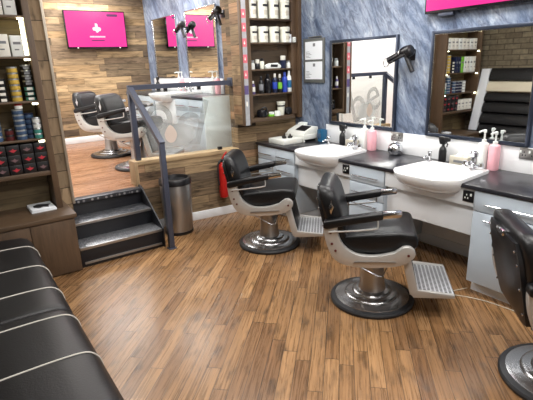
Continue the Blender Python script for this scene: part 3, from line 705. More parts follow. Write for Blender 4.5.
    bm = B(); tube(bm, [(-.25, -.16, .42), (-.20, -.153, .388)], .010, 8); obj('lever_grip', bm, 'rubber', ob)
    return t
ch = make_chair()
GC = 'black leather and aluminium barber chairs'
ch.location = (2.41, 2.07, 0); ch.rotation_euler = (0, 0, math.radians(-48)); ch['label'] = 'black leather barber chair in front of the nearer basin'; ch['group'] = GC
dup(ch, (2.47, 3.49, 0), math.radians(-43), 'black leather barber chair farthest back, beside the fire extinguisher', GC)
dup(ch, (2.515, 0.785, 0), math.radians(-46), 'barber chair cut off at picture edge, its studded back showing', GC)
dup(ch, (1.97, 6.85, UF), math.radians(-45), 'barber chair on raised floor nearer the far board wall', GC)
dup(ch, (1.97, 5.70, UF), math.radians(-45), 'barber chair on raised floor just behind the handrail', GC)

# ------------------------------------------------------------------ vanity units on the marble wall
XC = 3.072
def handle(par, x, y0, y1, z):
    bm = B(); tube(bm, [(x - .028, y0, z), (x - .028, y1, z)], .006, 10)
    for y in (y0 + .02, y1 - .02): tube(bm, [(x - .028, y, z), (x + .004, y, z)], .0045, 8)
    return obj('handle', bm, 'chrome', par)
def cabinet(y0, y1, cols, label, x=XC, z0=0, xr=XR, m='blue', hx=None, drawers=((.672, .820), (.525, .664), (.10, .517))):
    t = thing('drawer_cabinet', label, 'cabinet', (0, 0, 0), group='pale blue drawer cabinets')
    bm = B(); box(bm, x, xr - .02, y0, y1, z0 + .09, z0 + .824, .001); obj('carcass', bm, m, t)
    bm = B(); box(bm, x + .05, xr - .03, y0 + .01, y1 - .01, z0, z0 + .09, .001); obj('plinth', bm, 'wlam', t)
    w = (y1 - y0) / cols
    for c in range(cols):
        a, b = y0 + c * w + .003, y0 + (c + 1) * w - .003
        for i, (za, zb) in enumerate(drawers):
            bm = B(); box(bm, x - .018, x, a, b, z0 + za, z0 + zb, .002); d = obj('door' if i == len(drawers) - 1 else 'drawer', bm, m, t)
            handle(d, x - .018, a + .13 * (b - a), b - .13 * (b - a), z0 + zb - (.085 if i < len(drawers) - 1 else .05))
    return t
cabinet(3.79, 4.50, 2, 'pale blue double drawer cabinet beside the back board wall')
cabinet(2.53, 2.95, 1, 'pale blue single drawer cabinet between the two white basins')
cabinet(0.95, 1.69, 1, 'pale blue wide drawer cabinet behind the cut-off chair', drawers=((.672, .820), (.10, .664)))
def apron(y0, y1, label):
    t = thing('basin_apron', label, 'panel', (0, 0, 0), group='white aprons under the basins')
    bm = B(); box(bm, XC - .01, XC + .012, y0 + .002, y1 - .002, .69, .822, .002); obj('upper_panel', bm, 'wlam', t)
    bm = B(); box(bm, XC + .03, XC + .05, y0 + .002, y1 - .002, .45, .69, .002); obj('lower_panel', bm, 'wlam', t)
    bm = B(); box(bm, XC + .05, XR - .012, y0 + .002, y0 + .02, .45, .82); box(bm, XC + .05, XR - .012, y1 - .02, y1 - .002, .45, .82); obj('bracket', bm, 'wlam', t)
apron(2.952, 3.788, 'white apron panel under the farther basin')
apron(1.692, 2.528, 'white apron panel under the nearer basin')
# worktop with notches for the two basins
pts = [(XC - .028, .9)]
for yc in (2.09, 3.39): pts += [(XC - .028, yc - .285), (3.47, yc - .245), (3.47, yc + .245), (XC - .028, yc + .285)]
pts += [(XC - .028, 4.535), (XR - .003, 4.505), (XR - .003, .9)]
bm = B(); prism(bm, pts, 'z', .824, .856, .004); tag(obj('worktop', bm, 'worktop'), 'continuous black worktop along the blue marble wall', 'worktop')

def basin(name, yc, xf, xb, zt, label, xt):
    t = thing(name, label, 'basin', ((xf + xb) / 2, yc, zt))
    D = xb - xf; hx = D / 2
    def outline(s, w, zz, ins=0.0):
        n = 28; P = []
        # front bow
        for i in range(n + 1):
            f = i / n; y = (-1 + 2 * f) * (w - ins)
            bow = 1 - abs(-1 + 2 * f) ** 3.6
            x = -hx * s - .0 + .15 * (1 - bow) + ins
            P.append((x, y, zz))
        # tapered sides to the back
        P.append((hx - ins, (w - .012 - ins), zz)); P.append((hx - ins, -(w - .035 - ins), zz))
        return P
    w = .305
    bm = B()
    def sc_(k, zz, dx=0.0):
        return [(x * k + dx, y * k, zz) for x, y, _ in outline(1, w, 0)]
    rings = [sc_(.50, -.145, .10), sc_(.68, -.142, .075), sc_(.83, -.122, .045), sc_(.925, -.085, .018), sc_(.98, -.04, .004), sc_(1.0, -.008), sc_(.995, .0), sc_(.975, .002),
             sc_(.90, -.001)]
    def bowl(k, zz):
        n = 28; P = []
        for x, y, _ in outline(1, w, 0):
            P.append((max(min(x, hx * .45) * k - .0, -9), y * k * .92, zz))
        return P
    rings += [bowl(.86, -.004), bowl(.82, -.02), bowl(.70, -.07), bowl(.45, -.10), bowl(.1, -.105)]
    loft(bm, rings); obj('bowl', bm, 'ceramic', t, angle=50)
    # pillar tap and mixer
    return t
def tap(loc, label, big=False):
    t = thing('pillar_tap', label, 'tap', loc, group='chrome taps on the basins')
    s = 1.3 if big else 1.0
    bm = B(); lathe(bm, [(.022 * s, 0), (.022 * s, .006), (.014 * s, .012), (.013 * s, .045 * s), (.017 * s, .05 * s), (.015 * s, .07 * s), (.006, .075 * s)], seg=18); obj('tap_body', bm, 'chrome', t)
    bm = B(); tube(bm, smooth_pts([(0, 0, .035 * s), (-.035 * s, 0, .05 * s), (-.07 * s, 0, .045 * s), (-.08 * s, 0, .03 * s)]), .009 * s, 10); obj('spout', bm, 'chrome', t)
    bm = B()
    if big:
        lathe(bm, [(.02, .075 * s), (.034, .08 * s), (.036, .1 * s), (.02, .112 * s)], seg=10)
        tube(bm, [(0, -.07, .03), (0, .07, .03)], .013, 10); lathe(bm, [(.018, -.012), (.024, 0), (.018, .03)], c=(0, .07, .03), seg=10); lathe(bm, [(.018, -.012), (.024, 0), (.018, .03)], c=(0, -.07, .03), seg=10)
    else: tube(bm, [(-.024, 0, .085), (.024, 0, .08)], .006, 8); lathe(bm, [(.01, .07), (.014, .08), (.008, .09)], seg=10)
    obj('tap_handle', bm, 'chrome', t)
for yc, nm in ((2.09, 'nearer'), (3.39, 'farther')):
    basin('wash_basin', yc, 2.865, 3.475, .885, 'white ceramic bow-front basin, the %s one on the worktop' % nm, .3)
    tap((3.43, yc + .255, .886), 'small chrome pillar tap on the %s basin' % nm)
    tap((3.41, yc - .165, .886), 'wide chrome mixer tap on the %s basin' % nm, True)

# sockets
def socket(loc, label, white=False, dbl=False):
    t = thing('power_socket', label, 'socket', loc, group='sockets along the worktop')
    w = .073 if dbl else .043
    bm = B(); box(bm, -.008, 0, -w, w, -.043, .043, .003); obj('face_plate', bm, 'steel' if white else 'black', t)
    bm = B()
    for o_ in ((-.035, .035) if dbl else (.012,)):
        for dy, dz in ((0, .012), (-.011, -.012), (.011, -.012)):
            box(bm, -.0095, -.006, o_ + dy - .004, o_ + dy + .004, dz - .006, dz + .006)
    obj('pin_hole', bm, 'ink' if white else 'whitebot', t)
    bm = B()
    for o_ in ((-.005, .062) if dbl else (-.022,)): box(bm, -.011, -.006, o_ - .007, o_ + .007, .005, .025, .001)
    obj('rocker_switch', bm, 'whitebot', t)
socket((XC - .0105, 1.737, .765), 'black single socket on the apron under the nearer basin')
socket((XC - .0105, 3.002, .763), 'black single socket on the apron under the farther basin')
socket((XR - .0125, 2.895, 1.022), 'steel double socket above the chrome globe', True, True)
socket((XR - .0125, 1.62, 1.015), 'steel double socket beside the pink bottle, at picture edge', True, True)

# mirrors
def mirror(x, y0, y1, z0, z1, label, fw=.028):
    t = thing('wall_mirror', label, 'mirror', (0, 0, 0), group='framed wall mirrors')
    bm = B(); box(bm, x - .03, x, y0, y0 + fw, z0, z1, .002); box(bm, x - .03, x, y1 - fw, y1, z0, z1, .002)
    box(bm, x - .03, x, y0 + fw, y1 - fw, z1 - fw, z1, .002); box(bm, x - .03, x, y0 + fw, y1 - fw, z0, z0 + fw, .002); obj('mirror_frame', bm, 'frame' if fw > .01 else 'chrome', t)
    bm = B(); box(bm, x - .02, x - .004, y0 + fw, y1 - fw, z0 + fw, z1 - fw); obj('mirror_glass', bm, 'mirror', t)
    g = .006; bm = B(); f2 = fw + g
    box(bm, x - .025, x - .0195, y0 + fw, y0 + f2, z0 + fw, z1 - fw); box(bm, x - .025, x - .0195, y1 - f2, y1 - fw, z0 + fw, z1 - fw)
    box(bm, x - .025, x - .0195, y0 + f2, y1 - f2, z1 - f2, z1 - fw); box(bm, x - .025, x - .0195, y0 + f2, y1 - f2, z0 + fw, z0 + f2); obj('frame_lip', bm, 'chrome', t)
mirror(XR, 2.93, 3.87, 1.078, 1.992, 'framed mirror between the paper certificates and the hair dryer')
mirror(XR, 1.63, 2.565, 1.07, 1.992, 'larger framed mirror reflecting brick wall and black channelled backrest')
mirror(XU, 7.13, 8.10, UF + 1.08, UF + 2.07, 'far mirror on the raised room marble wall', .008)
mirror(XU, 5.82, 6.79, UF + 1.08, UF + 2.07, 'nearer mirror on the raised room marble wall reflecting pink screen', .008)

# screens
def logo(par, s, cx, cz, face):
    """white three-lobed mark; face(u, w, d) maps panel coordinates to 3-D"""
    bm = B()
    def blob(pts):
        t_ = bmesh.new(); vs = [t_.verts.new(face(cx + a * s, cz + b * s, .0)) for a, b in pts]; f = t_.faces.new(vs)
        bmesh.ops.triangulate(t_, faces=[f]); merge(bm, t_)
    blob([(-.30, 1.0), (.10, 1.0), (.28, .75), (.22, .25), (.75, .15), (.98, -.15), (.85, -.6), (.45, -.68), (.15, -1.0), (-.15, -.98), (-.35, -.6), (-.8, -.55), (-1.0, -.15), (-.8, .15), (-.3, .25), (-.34, .6)])
    o = obj('screen_logo', bm, 'screenwhite', par)
    bm = B(); w = 0
    random.seed(3)
    x = -1.75
    while x < 1.75:
        ww = random.uniform(.10, .17)
        t_ = bmesh.new(); vs = [t_.verts.new(face(cx + a * s, cz + b * s, .0)) for a, b in ((x, -2.05), (x + ww, -2.05), (x + ww, -1.72), (x, -1.72))]; t_.faces.new(vs); merge(bm, t_)
        x += ww + .05
    obj('screen_caption', bm, 'screenwhite', par)
def tv_upper():
    x0, x1, z0, z1 = 1.915, 2.945, 2.135, 2.75; y = YW - .11
    t = thing('wall_television', 'pink-lit flat television on the far reclaimed board wall', 'television', (0, 0, 0))
    bm = B(); box(bm, x0, x1, y, y + .05, z0, z1, .004); obj('casing', bm, 'blackgloss', t)
    bm = B(); box(bm, x0 + .018, x1 - .018, y - .003, y + .001, z0 + .028, z1 - .018); s = obj('screen', bm, 'screen', t)
    face = lambda u, w, d: (u, y - .005, w)
    logo(s, .075, 2.43, 2.47, face)
    bm = B(); prism(bm, [(a + 2.72, b + 2.68) for a, b in rounded(.19, .04, .019)], 'y', y - .0045, y - .002); obj('screen_badge', bm, 'screendark', s)
    bm = B(); box(bm, 2.32, 2.54, y - .0045, y - .002, 2.26, 2.277); obj('screen_footer', bm, 'screendark', s)
    bm = B(); box(bm, 2.2, 2.75, y + .05, YW - .002, 2.25, 2.6, .004); obj('wall_bracket', bm, 'black', t)
    for xx in (2.08, 2.80):
        bm = B(); box(bm, xx - .012, xx + .012, y - .004, y + .01, z0 + .004, z0 + .022, .002); obj('bezel_lamp', bm, 'label', t)
tv_upper()
def tv_lower():
    y0, y1, z0, z1 = 1.45, 2.63, 2.135, 2.80; x = XR - .06
    t = thing('wall_television', 'pink-lit flat television high on the marble wall above larger mirror', 'television', (0, 0, 0))
    bm = B(); box(bm, x, x + .04, y0, y1, z0, z1, .004); obj('casing', bm, 'blackgloss', t)
    bm = B(); box(bm, x - .003, x + .001, y0 + .015, y1 - .015, z0 + .022, z1 - .015); s = obj('screen', bm, 'screen', t)
    face = lambda u, w, d: (x - .005, -u, w)
    logo(s, .085, -2.04, 2.55, face)
    bm = B(); box(bm, x + .0, x + .02, 2.14, 2.24, z0 - .006, z0 + .002); box(bm, x + .04, XR - .002, 1.8, 2.3, 2.3, 2.6); obj('wall_bracket', bm, 'black', t)
    bm = B(); box(bm, x + .01, x + .05, 2.36, 2.5, z0 - .03, z0, .004); obj('speaker_bar', bm, 'rail', t)
tv_lower()

# certificates
t = thing('certificate_frame', 'grey frame holding two white paper certificates on the marble wall', 'picture frame', (0, 0, 0))
bm = B(); box(bm, XR - .02, XR, 3.97, 4.335, 1.535, 2.035, .003); obj('frame_border', bm, mat('grey_frame', rgb(92, 94, 92), .5), t)
for z0, z1 in ((1.575, 1.775), (1.80, 2.0)):
    bm = B(); box(bm, XR - .0225, XR - .0185, 4.0, 4.30, z0, z1); pz = obj('paper_sheet', bm, 'paper', t)
    bm = B(); box(bm, XR - .0235, XR - .022, 4.12, 4.16, z1 - .055, z1 - .02)
    for k in range(5): box(bm, XR - .0235, XR - .022, 4.285 - .06 - .02 * (k % 3), 4.285, z0 + .085 - k * .016, z0 + .09 - k * .016)
    obj('printed_text', bm, 'greyink', pz)
bm = B(); tube(bm, [(XR - .012, 4.25, 2.05), (XR - .012, 4.02, 2.05)], .006); obj('hanging_clip', bm, 'steel', t)

# hair dryer on holder
def dryer(loc, label, rz, name='hair_dryer'):
    t = thing(name, label, 'hair dryer', loc, rz=rz, group='black hair dryers on wall hooks')
    bm = B(); tube(bm, smooth_pts([(.06, 0, .035), (.02, 0, .03), (-.06, 0, -.005), (-.16, 0, -.045)]), [.03, .036, .045, .05, .05, .049, .048, .046, .044, .04, .038, .036, .035, .034, .034, .034, .034, .034, .034][:19], 16); b = obj('barrel', bm, 'blackgloss', t)
    bm = B(); lathe(bm, [(.04, -.02), (.055, 0), (.05, .04), (.03, .055)], seg=18, mx=Matrix.Translation((.05, 0, .03)) @ Matrix.Rotation(PI / 2 - .3, 4, 'Y')); obj('motor_cap', bm, 'black', t)
    bm = B(); tube(bm, smooth_pts([(.03, 0, .0), (.07, 0, -.07), (.115, 0, -.15)]), .022, 12); obj('grip', bm, 'black', t)
    bm = B(); n = 24
    tube(bm, [(-.19 + .008 * math.sin(2 * PI * i / n), .042 * math.cos(2 * PI * i / n), -.06 + .042 * math.sin(2 * PI * i / n)) for i in range(n + 1)], .004, 6); obj('nozzle_ring', bm, 'chrome', b)
    bm = B(); lathe(bm, [(.04, -.01), (.042, 0), (.04, .012)], seg=18, mx=Matrix.Translation((-.02, 0, .02)) @ Matrix.Rotation(PI / 2 - .3, 4, 'Y')); obj('chrome_band', bm, 'chrome', b)
    bm = B(); tube(bm, [(.02, -.10, .0), (.02, -.02, .0)], .012, 8); box(bm, -.02, .06, -.109, -.095, -.05, .05, .004); obj('wall_hook', bm, 'black', t)
    return t
# local x runs along the wall towards the camera, local -y into the wall
d1 = dryer((XR - .155, 2.83, 1.79), 'black hair dryer hooked on the marble wall between the two mirrors', -PI / 2 - .12)
d1.rotation_euler = (0, 0, 0)
d1.matrix_world = Matrix.Translation((XR - .155, 2.82, 1.80)) @ Matrix(((0, -1, 0, 0), (-1, 0, 0, 0), (0, 0, 1, 0), (0, 0, 0, 1))) if False else d1.matrix_world
d1.rotation_euler = (0, 0, PI / 2); d1.scale = (-1, 1, 1); d1.location = (XR - .11, 2.80, 1.80)
d2 = dup(d1, (XU - .11, 6.78, UF + 1.84), PI / 2, 'black hair dryer hooked between the raised room mirrors', 'black hair dryers on wall hooks')
d3 = dup(d1, (XU - .11, 5.66, UF + 1.92), PI / 2, 'black hair dryer at the near end of raised room mirrors', 'black hair dryers on wall hooks')

# ------------------------------------------------------------------ goods on the lower worktop
ZT = .857
def pump_bottle(x, y, z, m, label, h=.205, r=.036, group=None, turn=2.4):
    t = thing('pump_bottle', label, 'bottle', (x, y, z), rz=turn, group=group)
    bm = B(); lathe(bm, [(r * .95, 0), (r, .006), (r, h - .03), (r * .92, h - .012), (r * .5, h)], seg=24, sq=3.2); obj('bottle_body', bm, m, t)
    bm = B(); lathe(bm, [(r * .48, h - .002), (r * .5, h + .02), (r * .2, h + .024), (r * .18, h + .075), (r * .34, h + .078), (r * .34, h + .10), (r * .2, h + .103)], seg=16); tube(bm, [(0, 0, h + .092), (.03, 0, h + .095), (.062, 0, h + .086)], .008, 8); obj('pump_head', bm, 'clearplastic' if m == 'x' else 'whitebot', t)
    bm = B(); box(bm, -r * .6, r * .6, -r * 1.02, -r * .9, h * .62, h * .70); box(bm, -r * .6, r * .2, -r * 1.02, -r * .9, h * .25, h * .28); obj('bottle_label', bm, 'greyink', t)
    return t
PG = 'pump bottles on the worktop'
pump_bottle(3.60, 1.955, ZT, 'whitebot', 'white pump bottle beside the pink one under the larger mirror', .225, .037, PG, 2.9)
pump_bottle(3.615, 1.868, ZT, 'pink', 'pink pump bottle under the larger mirror', .215, .040, PG, 3.0)
pump_bottle(3.60, 3.27, ZT, 'whitebot', 'white pump bottle beside the pink one under certificate-side mirror', .225, .036, PG, 2.9)
pump_bottle(3.60, 3.165, ZT, 'pink', 'pink pump bottle under the certificate-side mirror', .215, .042, PG, 3.0)
def spray(x, y, label):
    t = thing('spray_bottle', label, 'spray bottle', (x, y, ZT), rz=-PI / 2, group='spray bottles behind the basins')
    bm = B(); lathe(bm, [(.03, 0), (.034, .005), (.034, .10), (.028, .125), (.014, .145), (.013, .16)], seg=20); obj('bottle_body', bm, 'black', t)
    bm = B(); prism(bm, [(-.028, .16), (.02, .16), (.024, .185), (.06, .19), (.066, .205), (.055, .225), (-.03, .232), (-.045, .215)], 'y', -.014, .014, .004); tube(bm, [(.03, 0, .185), (.042, 0, .165), (.036, 0, .14)], .006, 8); obj('trigger_head', bm, 'black', t)
spray(3.60, 2.33, 'black trigger spray bottle behind the nearer basin')
spray(3.60, 3.60, 'black trigger spray bottle behind the farther basin')
def small_box(x, y, w, d, h, m, label, lid=None, name='tissue_box'):
    t = thing(name, label, 'box', (x, y, ZT))
    bm = B(); box(bm, -w / 2, w / 2, -d / 2, d / 2, 0, h, .006); obj('box_body', bm, m, t)
    bm = B(); box(bm, -w * .25, w * .25, -d * .3, d * .3, h - .001, h + .002); prism(bm, [(-.03, h), (.03, h), (.02, h + .022), (-.012, h + .028)], 'y', -d * .15, d * .15, .002); obj('tissue', bm, 'whitebot', t)
    bm = B(); box(bm, -w / 2 - .001, -w / 2 + .002, -d * .25, d * .25, h * .3, h * .6); obj('printed_mark', bm, 'greyink', t)
small_box(3.605, 2.155, .075, .17, .075, 'beige', 'beige tissue box behind the nearer basin')
small_box(3.615, 3.46, .075, .14, .075, 'beige', 'beige tissue box behind the farther basin')
t = thing('chrome_dispenser', 'round chrome dispenser with dark slot on worktop between the basins', 'dispenser', (3.585, 2.845, ZT))
bm = B(); lathe(bm, [(.045, 0), (.062, .008), (.073, .035), (.074, .06), (.066, .09), (.045, .112), (.018, .122), (.014, .13), (.008, .135)], seg=32); obj('dome', bm, 'chrome', t)
bm = B(); prism(bm, rounded(.05, .03, .008), 'x', -.085, -.062, .002, mx=Matrix.Translation((0, .0, .055))); obj('slot_panel', bm, 'black', t)
bm = B(); lathe(bm, [(.05, 0), (.055, .004), (.05, .008)], seg=24); obj('foot_ring', bm, 'black', t)
t = thing('black_pot', 'small black pot squeezed beside the pump bottles at nearer basin', 'pot', (3.615, 2.022, ZT))
bm = B(); lathe(bm, [(.022, 0), (.026, .005), (.026, .07), (.02, .08)], seg=18); obj('pot_body', bm, 'black', t)
bm = B(); lathe(bm, [(.027, .06), (.028, .062), (.028, .082), (.02, .085)], seg=18); obj('lid', bm, 'blackgloss', t)
t = thing('blue_tub', 'blue plastic tub standing in the corner under the certificate-side mirror', 'tub', (3.625, 3.96, ZT))
bm = B(); lathe(bm, [(.04, 0), (.044, .005), (.05, .135), (.052, .14), (.046, .14), (.042, .03)], seg=24, sq=4); obj('tub_body', bm, 'blueplastic', t)
bm = B(); box(bm, -.054, -.05, -.03, .03, .05, .10); obj('tub_label', bm, 'tinblue', t)
t = thing('cash_tray', 'off-white open cash tray with clipper guards on worktop end', 'cash tray', (3.27, 4.225, ZT), rz=-.0)
bm = B(); box(bm, -.14, .14, -.15, .15, 0, .055, .004); obj('drawer_tray', bm, 'tillwhite', t)
bm = B(); box(bm, -.05, .05, -.153, -.149, .015, .04); obj('drawer_lip', bm, 'label', t)
for k, (x, y) in enumerate(((-.03, -.02), (.035, -.045), (.08, .0), (.02, .05))):
    bm = B(); box(bm, x - .018, x + .018, y - .022, y + .022, .055, .073, .003); box(bm, x - .004, x + .004, y - .004, y + .004, .07, .115 - .01 * k, .001); obj('clipper_guard', bm, 'black', t)
t = thing('cash_register', 'off-white cash register with black keypad on worktop end', 'cash register', (3.51, 4.24, ZT), rz=0)
bm = B(); box(bm, -.095, .15, -.185, .17, .028, .085, .006)
for x in (-.08, .13):
    for y in (-.165, .15): box(bm, x - .012, x + .012, y - .012, y + .012, 0, .03, .002)
obj('register_base', bm, 'tillwhite', t)
bm = B(); prism(bm, [(-.09, .085), (.15, .085), (.15, .165), (.07, .17), (-.06, .118)], 'y', -.17, .16, .008); b = obj('register_body', bm, 'tillwhite', t)
bm = B(); prism(bm, [(-.045, .126), (.06, .168), (.056, .176), (-.05, .134)], 'y', -.145, .02, .002); obj('keypad', bm, 'black', b)
bm = B(); prism(bm, [(.08, .165), (.15, .165), (.155, .20), (.10, .19)], 'y', .03, .15, .003); obj('printer_cover', bm, 'whitebot', b)
t = thing('stray_cable', 'thin pale cable on the floor by the cabinet plinth', 'cable', (0, 0, 0))
bm = B(); tube(bm, smooth_pts([(2.83, 1.72, .004), (2.93, 1.75, .004), (3.05, 1.72, .004), (3.11, 1.70, .004)]), .003, 6); tube(bm, smooth_pts([(2.90, 1.75, .004), (2.98, 1.62, .004), (3.03, 1.48, .004), (3.05, 1.3, .004)]), .003, 6)
obj('cable_run', bm, 'beige', t)

# ------------------------------------------------------------------ product shelf on the back wall
SX0, SX1, SYF = 2.90, XR - .003, 4.385
t = thing('bottle_shelf', 'brown wooden wall shelf of tubs and bottles beside the marble corner', 'shelf', (0, 0, 0))
def sb(nm, x0, x1, z0, z1, m, yf=SYF, yb=None, par=None):
    bm = B(); prism(bm, [(x0, yf), (x1, yf), (x1, (yb if yb else yp(x1)) - .004), (x0, (yb if yb else yp(x0)) - .004)], 'z', z0, z1, .002); return obj(nm, bm, m, par or t)
sb('side_panel', SX0, SX0 + .035, 1.115, 2.80, 'brownv'); sb('side_panel', SX1 - .045, SX1, 1.115, 2.80, 'brownv')
sb('side_panel', SX1 - .125, SX1 - .046, 1.16, 2.76, 'brownv', yf=4.43)
RS = [1.157, 1.432, 1.712, 2.005, 2.262]
for i, z in enumerate(RS): sb('shelf_board', SX0 + .035, SX1 - .126, z - (.042 if i == 0 else .018), z, 'brown', yf=SYF + (.0 if i == 0 else .03))
sb('top_board', SX0 + .035, SX1 - .045, 2.76, 2.80, 'brown')
bm = B(); prism(bm, [(SX0 + .036, yp(SX0) - .016), (SX1 - .126, yp(SX1 - .12) - .016), (SX1 - .126, yp(SX1 - .12) - .006), (SX0 + .036, yp(SX0) - .006)], 'z', 1.16, 2.76); obj('back_board', bm, 'backdark', t)
t = thing('sticker_panel', 'narrow upright board covered in pink stickers beside the bottle shelf', 'panel', (0, 0, 0))
bm = B(); box(bm, 2.795, 2.818, 4.37, 4.41, 1.09, 2.80, .003); obj('upright', bm, 'brownv', t)
bm = B(); box(bm, 2.880, 2.897, 4.37, 4.41, 1.09, 2.80, .003); obj('upright', bm, 'brownv', t)
bm = B(); box(bm, 2.80, 2.897, 4.41, 4.595, 1.09, 2.80, .003); obj('side_boards', bm, 'upwoody', t)
bm = B(); box(bm, 2.818, 2.880, 4.378, 4.40, 1.09, 2.80); obj('sticker_strip', bm, 'stripgrey', t)
for z in (2.30, 2.16, 2.0, 1.83, 1.66):
    bm = B(); box(bm, 2.822, 2.876, 4.3765, 4.379, z - .045, z + .045); s = obj('sticker', bm, 'pinkblob', t)
    bm = B(); prism(bm, [(2.8475 + .011 * a, z + .018 * b) for a, b in ((-.3, 1), (.3, 1), (.3, .2), (1, 0), (.6, -.8), (0, -1), (-.7, -.7), (-1, 0), (-.3, .2))], 'y', 4.3755, 4.377); obj('sticker_mark', bm, 'label', s)
bm = B(); box(bm, 2.822, 2.876, 4.3765, 4.379, 1.44, 1.54); obj('sticker', bm, 'purple', t)
bm = B(); prism(bm, [(2.8475 + .013 * math.cos(2 * PI * i / 20), 1.335 + .03 * math.sin(2 * PI * i / 20)) for i in range(20)], 'y', 4.3765, 4.379); obj('sticker', bm, 'label', t)
# tubs
def tub(x, y, z, r, h, label, group):
    t = thing('product_tub', label, 'tub', (x, y, z), group=group)
    bm = B(); lathe(bm, [(r * .94, 0), (r, .004), (r * 1.0, h * .82), (r * .97, h * .83)], seg=24); obj('tub_body', bm, 'tub', t)
    bm = B(); lathe(bm, [(r * 1.0, h * .82), (r * 1.05, h * .83), (r * 1.05, h - .004), (r * .98, h)], seg=24); obj('lid', bm, 'tub', t)
    bm = B()
    for k in range(4): 
        a = -PI / 2 + (k - 1.2) * .28
        box(bm, -.010, .010, -.001, .002, h * .58, h * .70, mx=Matrix.Translation((r * 1.005 * math.cos(a), r * 1.005 * math.sin(a), 0)) @ Matrix.Rotation(a + PI / 2, 4, 'Z'))
    obj('printed_label', bm, 'ink', t)
    bm = B()
    for k in range(3): 
        a = -PI / 2 + (k - .6) * .28
        box(bm, -.010, .010, -.001, .002, h * .18, h * .42, mx=Matrix.Translation((r * 1.005 * math.cos(a), r * 1.005 * math.sin(a), 0)) @ Matrix.Rotation(a + PI / 2, 4, 'Z'))
    obj('printed_text', bm, 'beige', t)
TX = (3.02, 3.165, 3.315, 3.465)
for i, x in enumerate(TX):
    tub(x, 4.475 - .01 * i, RS[4], .060, .215, 'tall white tub on the top tub row, %s from the stickers' % ORD[i], 'white tubs on the upper row')
    tub(x, 4.475 - .01 * i, RS[3], .060, .172, 'white tub on the second tub row, %s from the stickers' % ORD[i], 'white tubs on the second row')
t = thing('price_card', 'small white card leaning on the last tub of second row', 'card', (3.475, 4.395, RS[3]))
bm = B(); box(bm, -.05, .05, -.002, .002, 0, .09); obj('card_sheet', bm, 'paper', t)
bm = B(); prism(bm, [(-.03, .02), (-.01, .07), (.01, .03), (.03, .07), (.035, .06), (.012, .015), (-.008, .05), (-.02, .015)], 'y', -.003, -.0018); obj('card_print', bm, 'ink', t)
packet('tiny white box at the wall end of the second tub row', 3.575, 4.405, RS[3], .035, .035, .06, 'whitebot', mark='greyink')
# third row: clippers and jars
def jar(x, y, z, r, h, m, lidm, label, name='product_jar', group='jars and bottles on the brown shelf', cat='jar', lh=.25):
    t = thing(name, label, cat, (x, y, z), group=group)
    bm = B(); lathe(bm, [(r * .93, 0), (r, .004), (r, h * (1 - lh) - .008), (r * .8, h * (1 - lh))], seg=20); obj('jar_body', bm, m, t)
    bm = B(); lathe(bm, [(r * .82, h * (1 - lh)), (r * .84, h * (1 - lh) + .002), (r * .82, h - .004), (r * .7, h)], seg=20); obj('lid', bm, lidm, t)
    return t
def bottle(x, z, h, r, m, capm, lab, label, y=4.45):
    t = thing('product_bottle', label, 'bottle', (x, y, z), group='bottles on the brown shelf')
    bm = B(); lathe(bm, [(r * .93, 0), (r, .004), (r, h * .66), (r * .85, h * .74), (r * .42, h * .80), (r * .4, h * .82)], seg=20); obj('bottle_body', bm, m, t)
    bm = B(); lathe(bm, [(r * .5, h * .80), (r * .52, h * .81), (r * .5, h * .97), (r * .35, h)], seg=16); obj('cap', bm, capm, t)
    if lab: bm = B(); lathe(bm, [(r * 1.01, h * .2), (r * 1.02, h * .205), (r * 1.02, h * .55), (r * 1.01, h * .555)], seg=20); obj('bottle_label', bm, lab, t)
z = RS[2]
jar(2.995, 4.46, z, .03, .10, 'whitebot', 'lid', 'small white bottle at sticker end of the clipper row', name='small_bottle', cat='bottle', lh=.3)
jar(3.075, 4.47, z, .028, .11, 'black', 'label', 'black jar with pale top next to small white bottle', lh=.4)
jar(3.130, 4.455, z, .025, .12, 'tub', 'black', 'tall cream jar with black top beside the grey clipper')
t = thing('hair_clipper', 'grey and white hair clipper lying on the third shelf', 'clipper', (3.285, 4.46, z + .001))
bm = B(); prism(bm, [(-.11, 0), (.10, 0), (.115, .03), (.06, .065), (-.06, .06), (-.115, .035)], 'y', -.03, .03, .01, 3); obj('clipper_body', bm, 'whitebot', t)
bm = B(); prism(bm, [(-.05, .02), (.05, .015), (.06, .045), (-.045, .05)], 'y', -.032, -.029, .001); obj('side_grip', bm, 'black', t)
jar(3.435, 4.45, z, .038, .145, 'navy', 'label', 'dark jar with pale domed top on the clipper row', lh=.35)
jar(3.515, 4.45, z, .026, .085, 'whitebot', 'lid', 'short pale jar at wall end of the clipper row')
z = RS[1]
bottle(2.99, z - .0, .15, .022, 'purple', 'label', 'label', 'small purple labelled bottle at sticker end of bottle row')
bottle(3.105, z, .20, .028, 'black', 'black', 'greyink', 'black bottle, first after the small purple labelled one')
bottle(3.20, z, .225, .040, 'blackgloss', 'black', None, 'wide plain black bottle in the middle of bottle row')
bottle(3.305, z, .225, .030, 'navy', 'label', 'royal', 'navy bottle with pale cap on the bottle row')
bottle(3.380, z, .215, .028, 'black', 'label', 'green', 'black bottle with lime label on the bottle row')
bottle(3.455, z, .235, .033, 'royal', 'royal', None, 'royal blue bottle on the bottle row')
bottle(3.522, z, .25, .030, 'whitebot', 'whitebot', 'blueplastic', 'white bottle with blue band at wall end of bottle row')
z = RS[0]
t = thing('black_gadget', 'round black machine at sticker end of the lowest shelf', 'machine', (3.10, 4.45, z))
bm = B(); lathe(bm, [(.05, 0), (.062, .01), (.066, .05), (.055, .085), (.02, .10)], seg=20); obj('gadget_body', bm, 'blackgloss', t)
bm = B(); tube(bm, smooth_pts([(-.05, -.02, .06), (-.02, -.05, .115), (.03, -.05, .11), (.06, -.03, .05)]), .009, 8); obj('gadget_handle', bm, 'black', t)
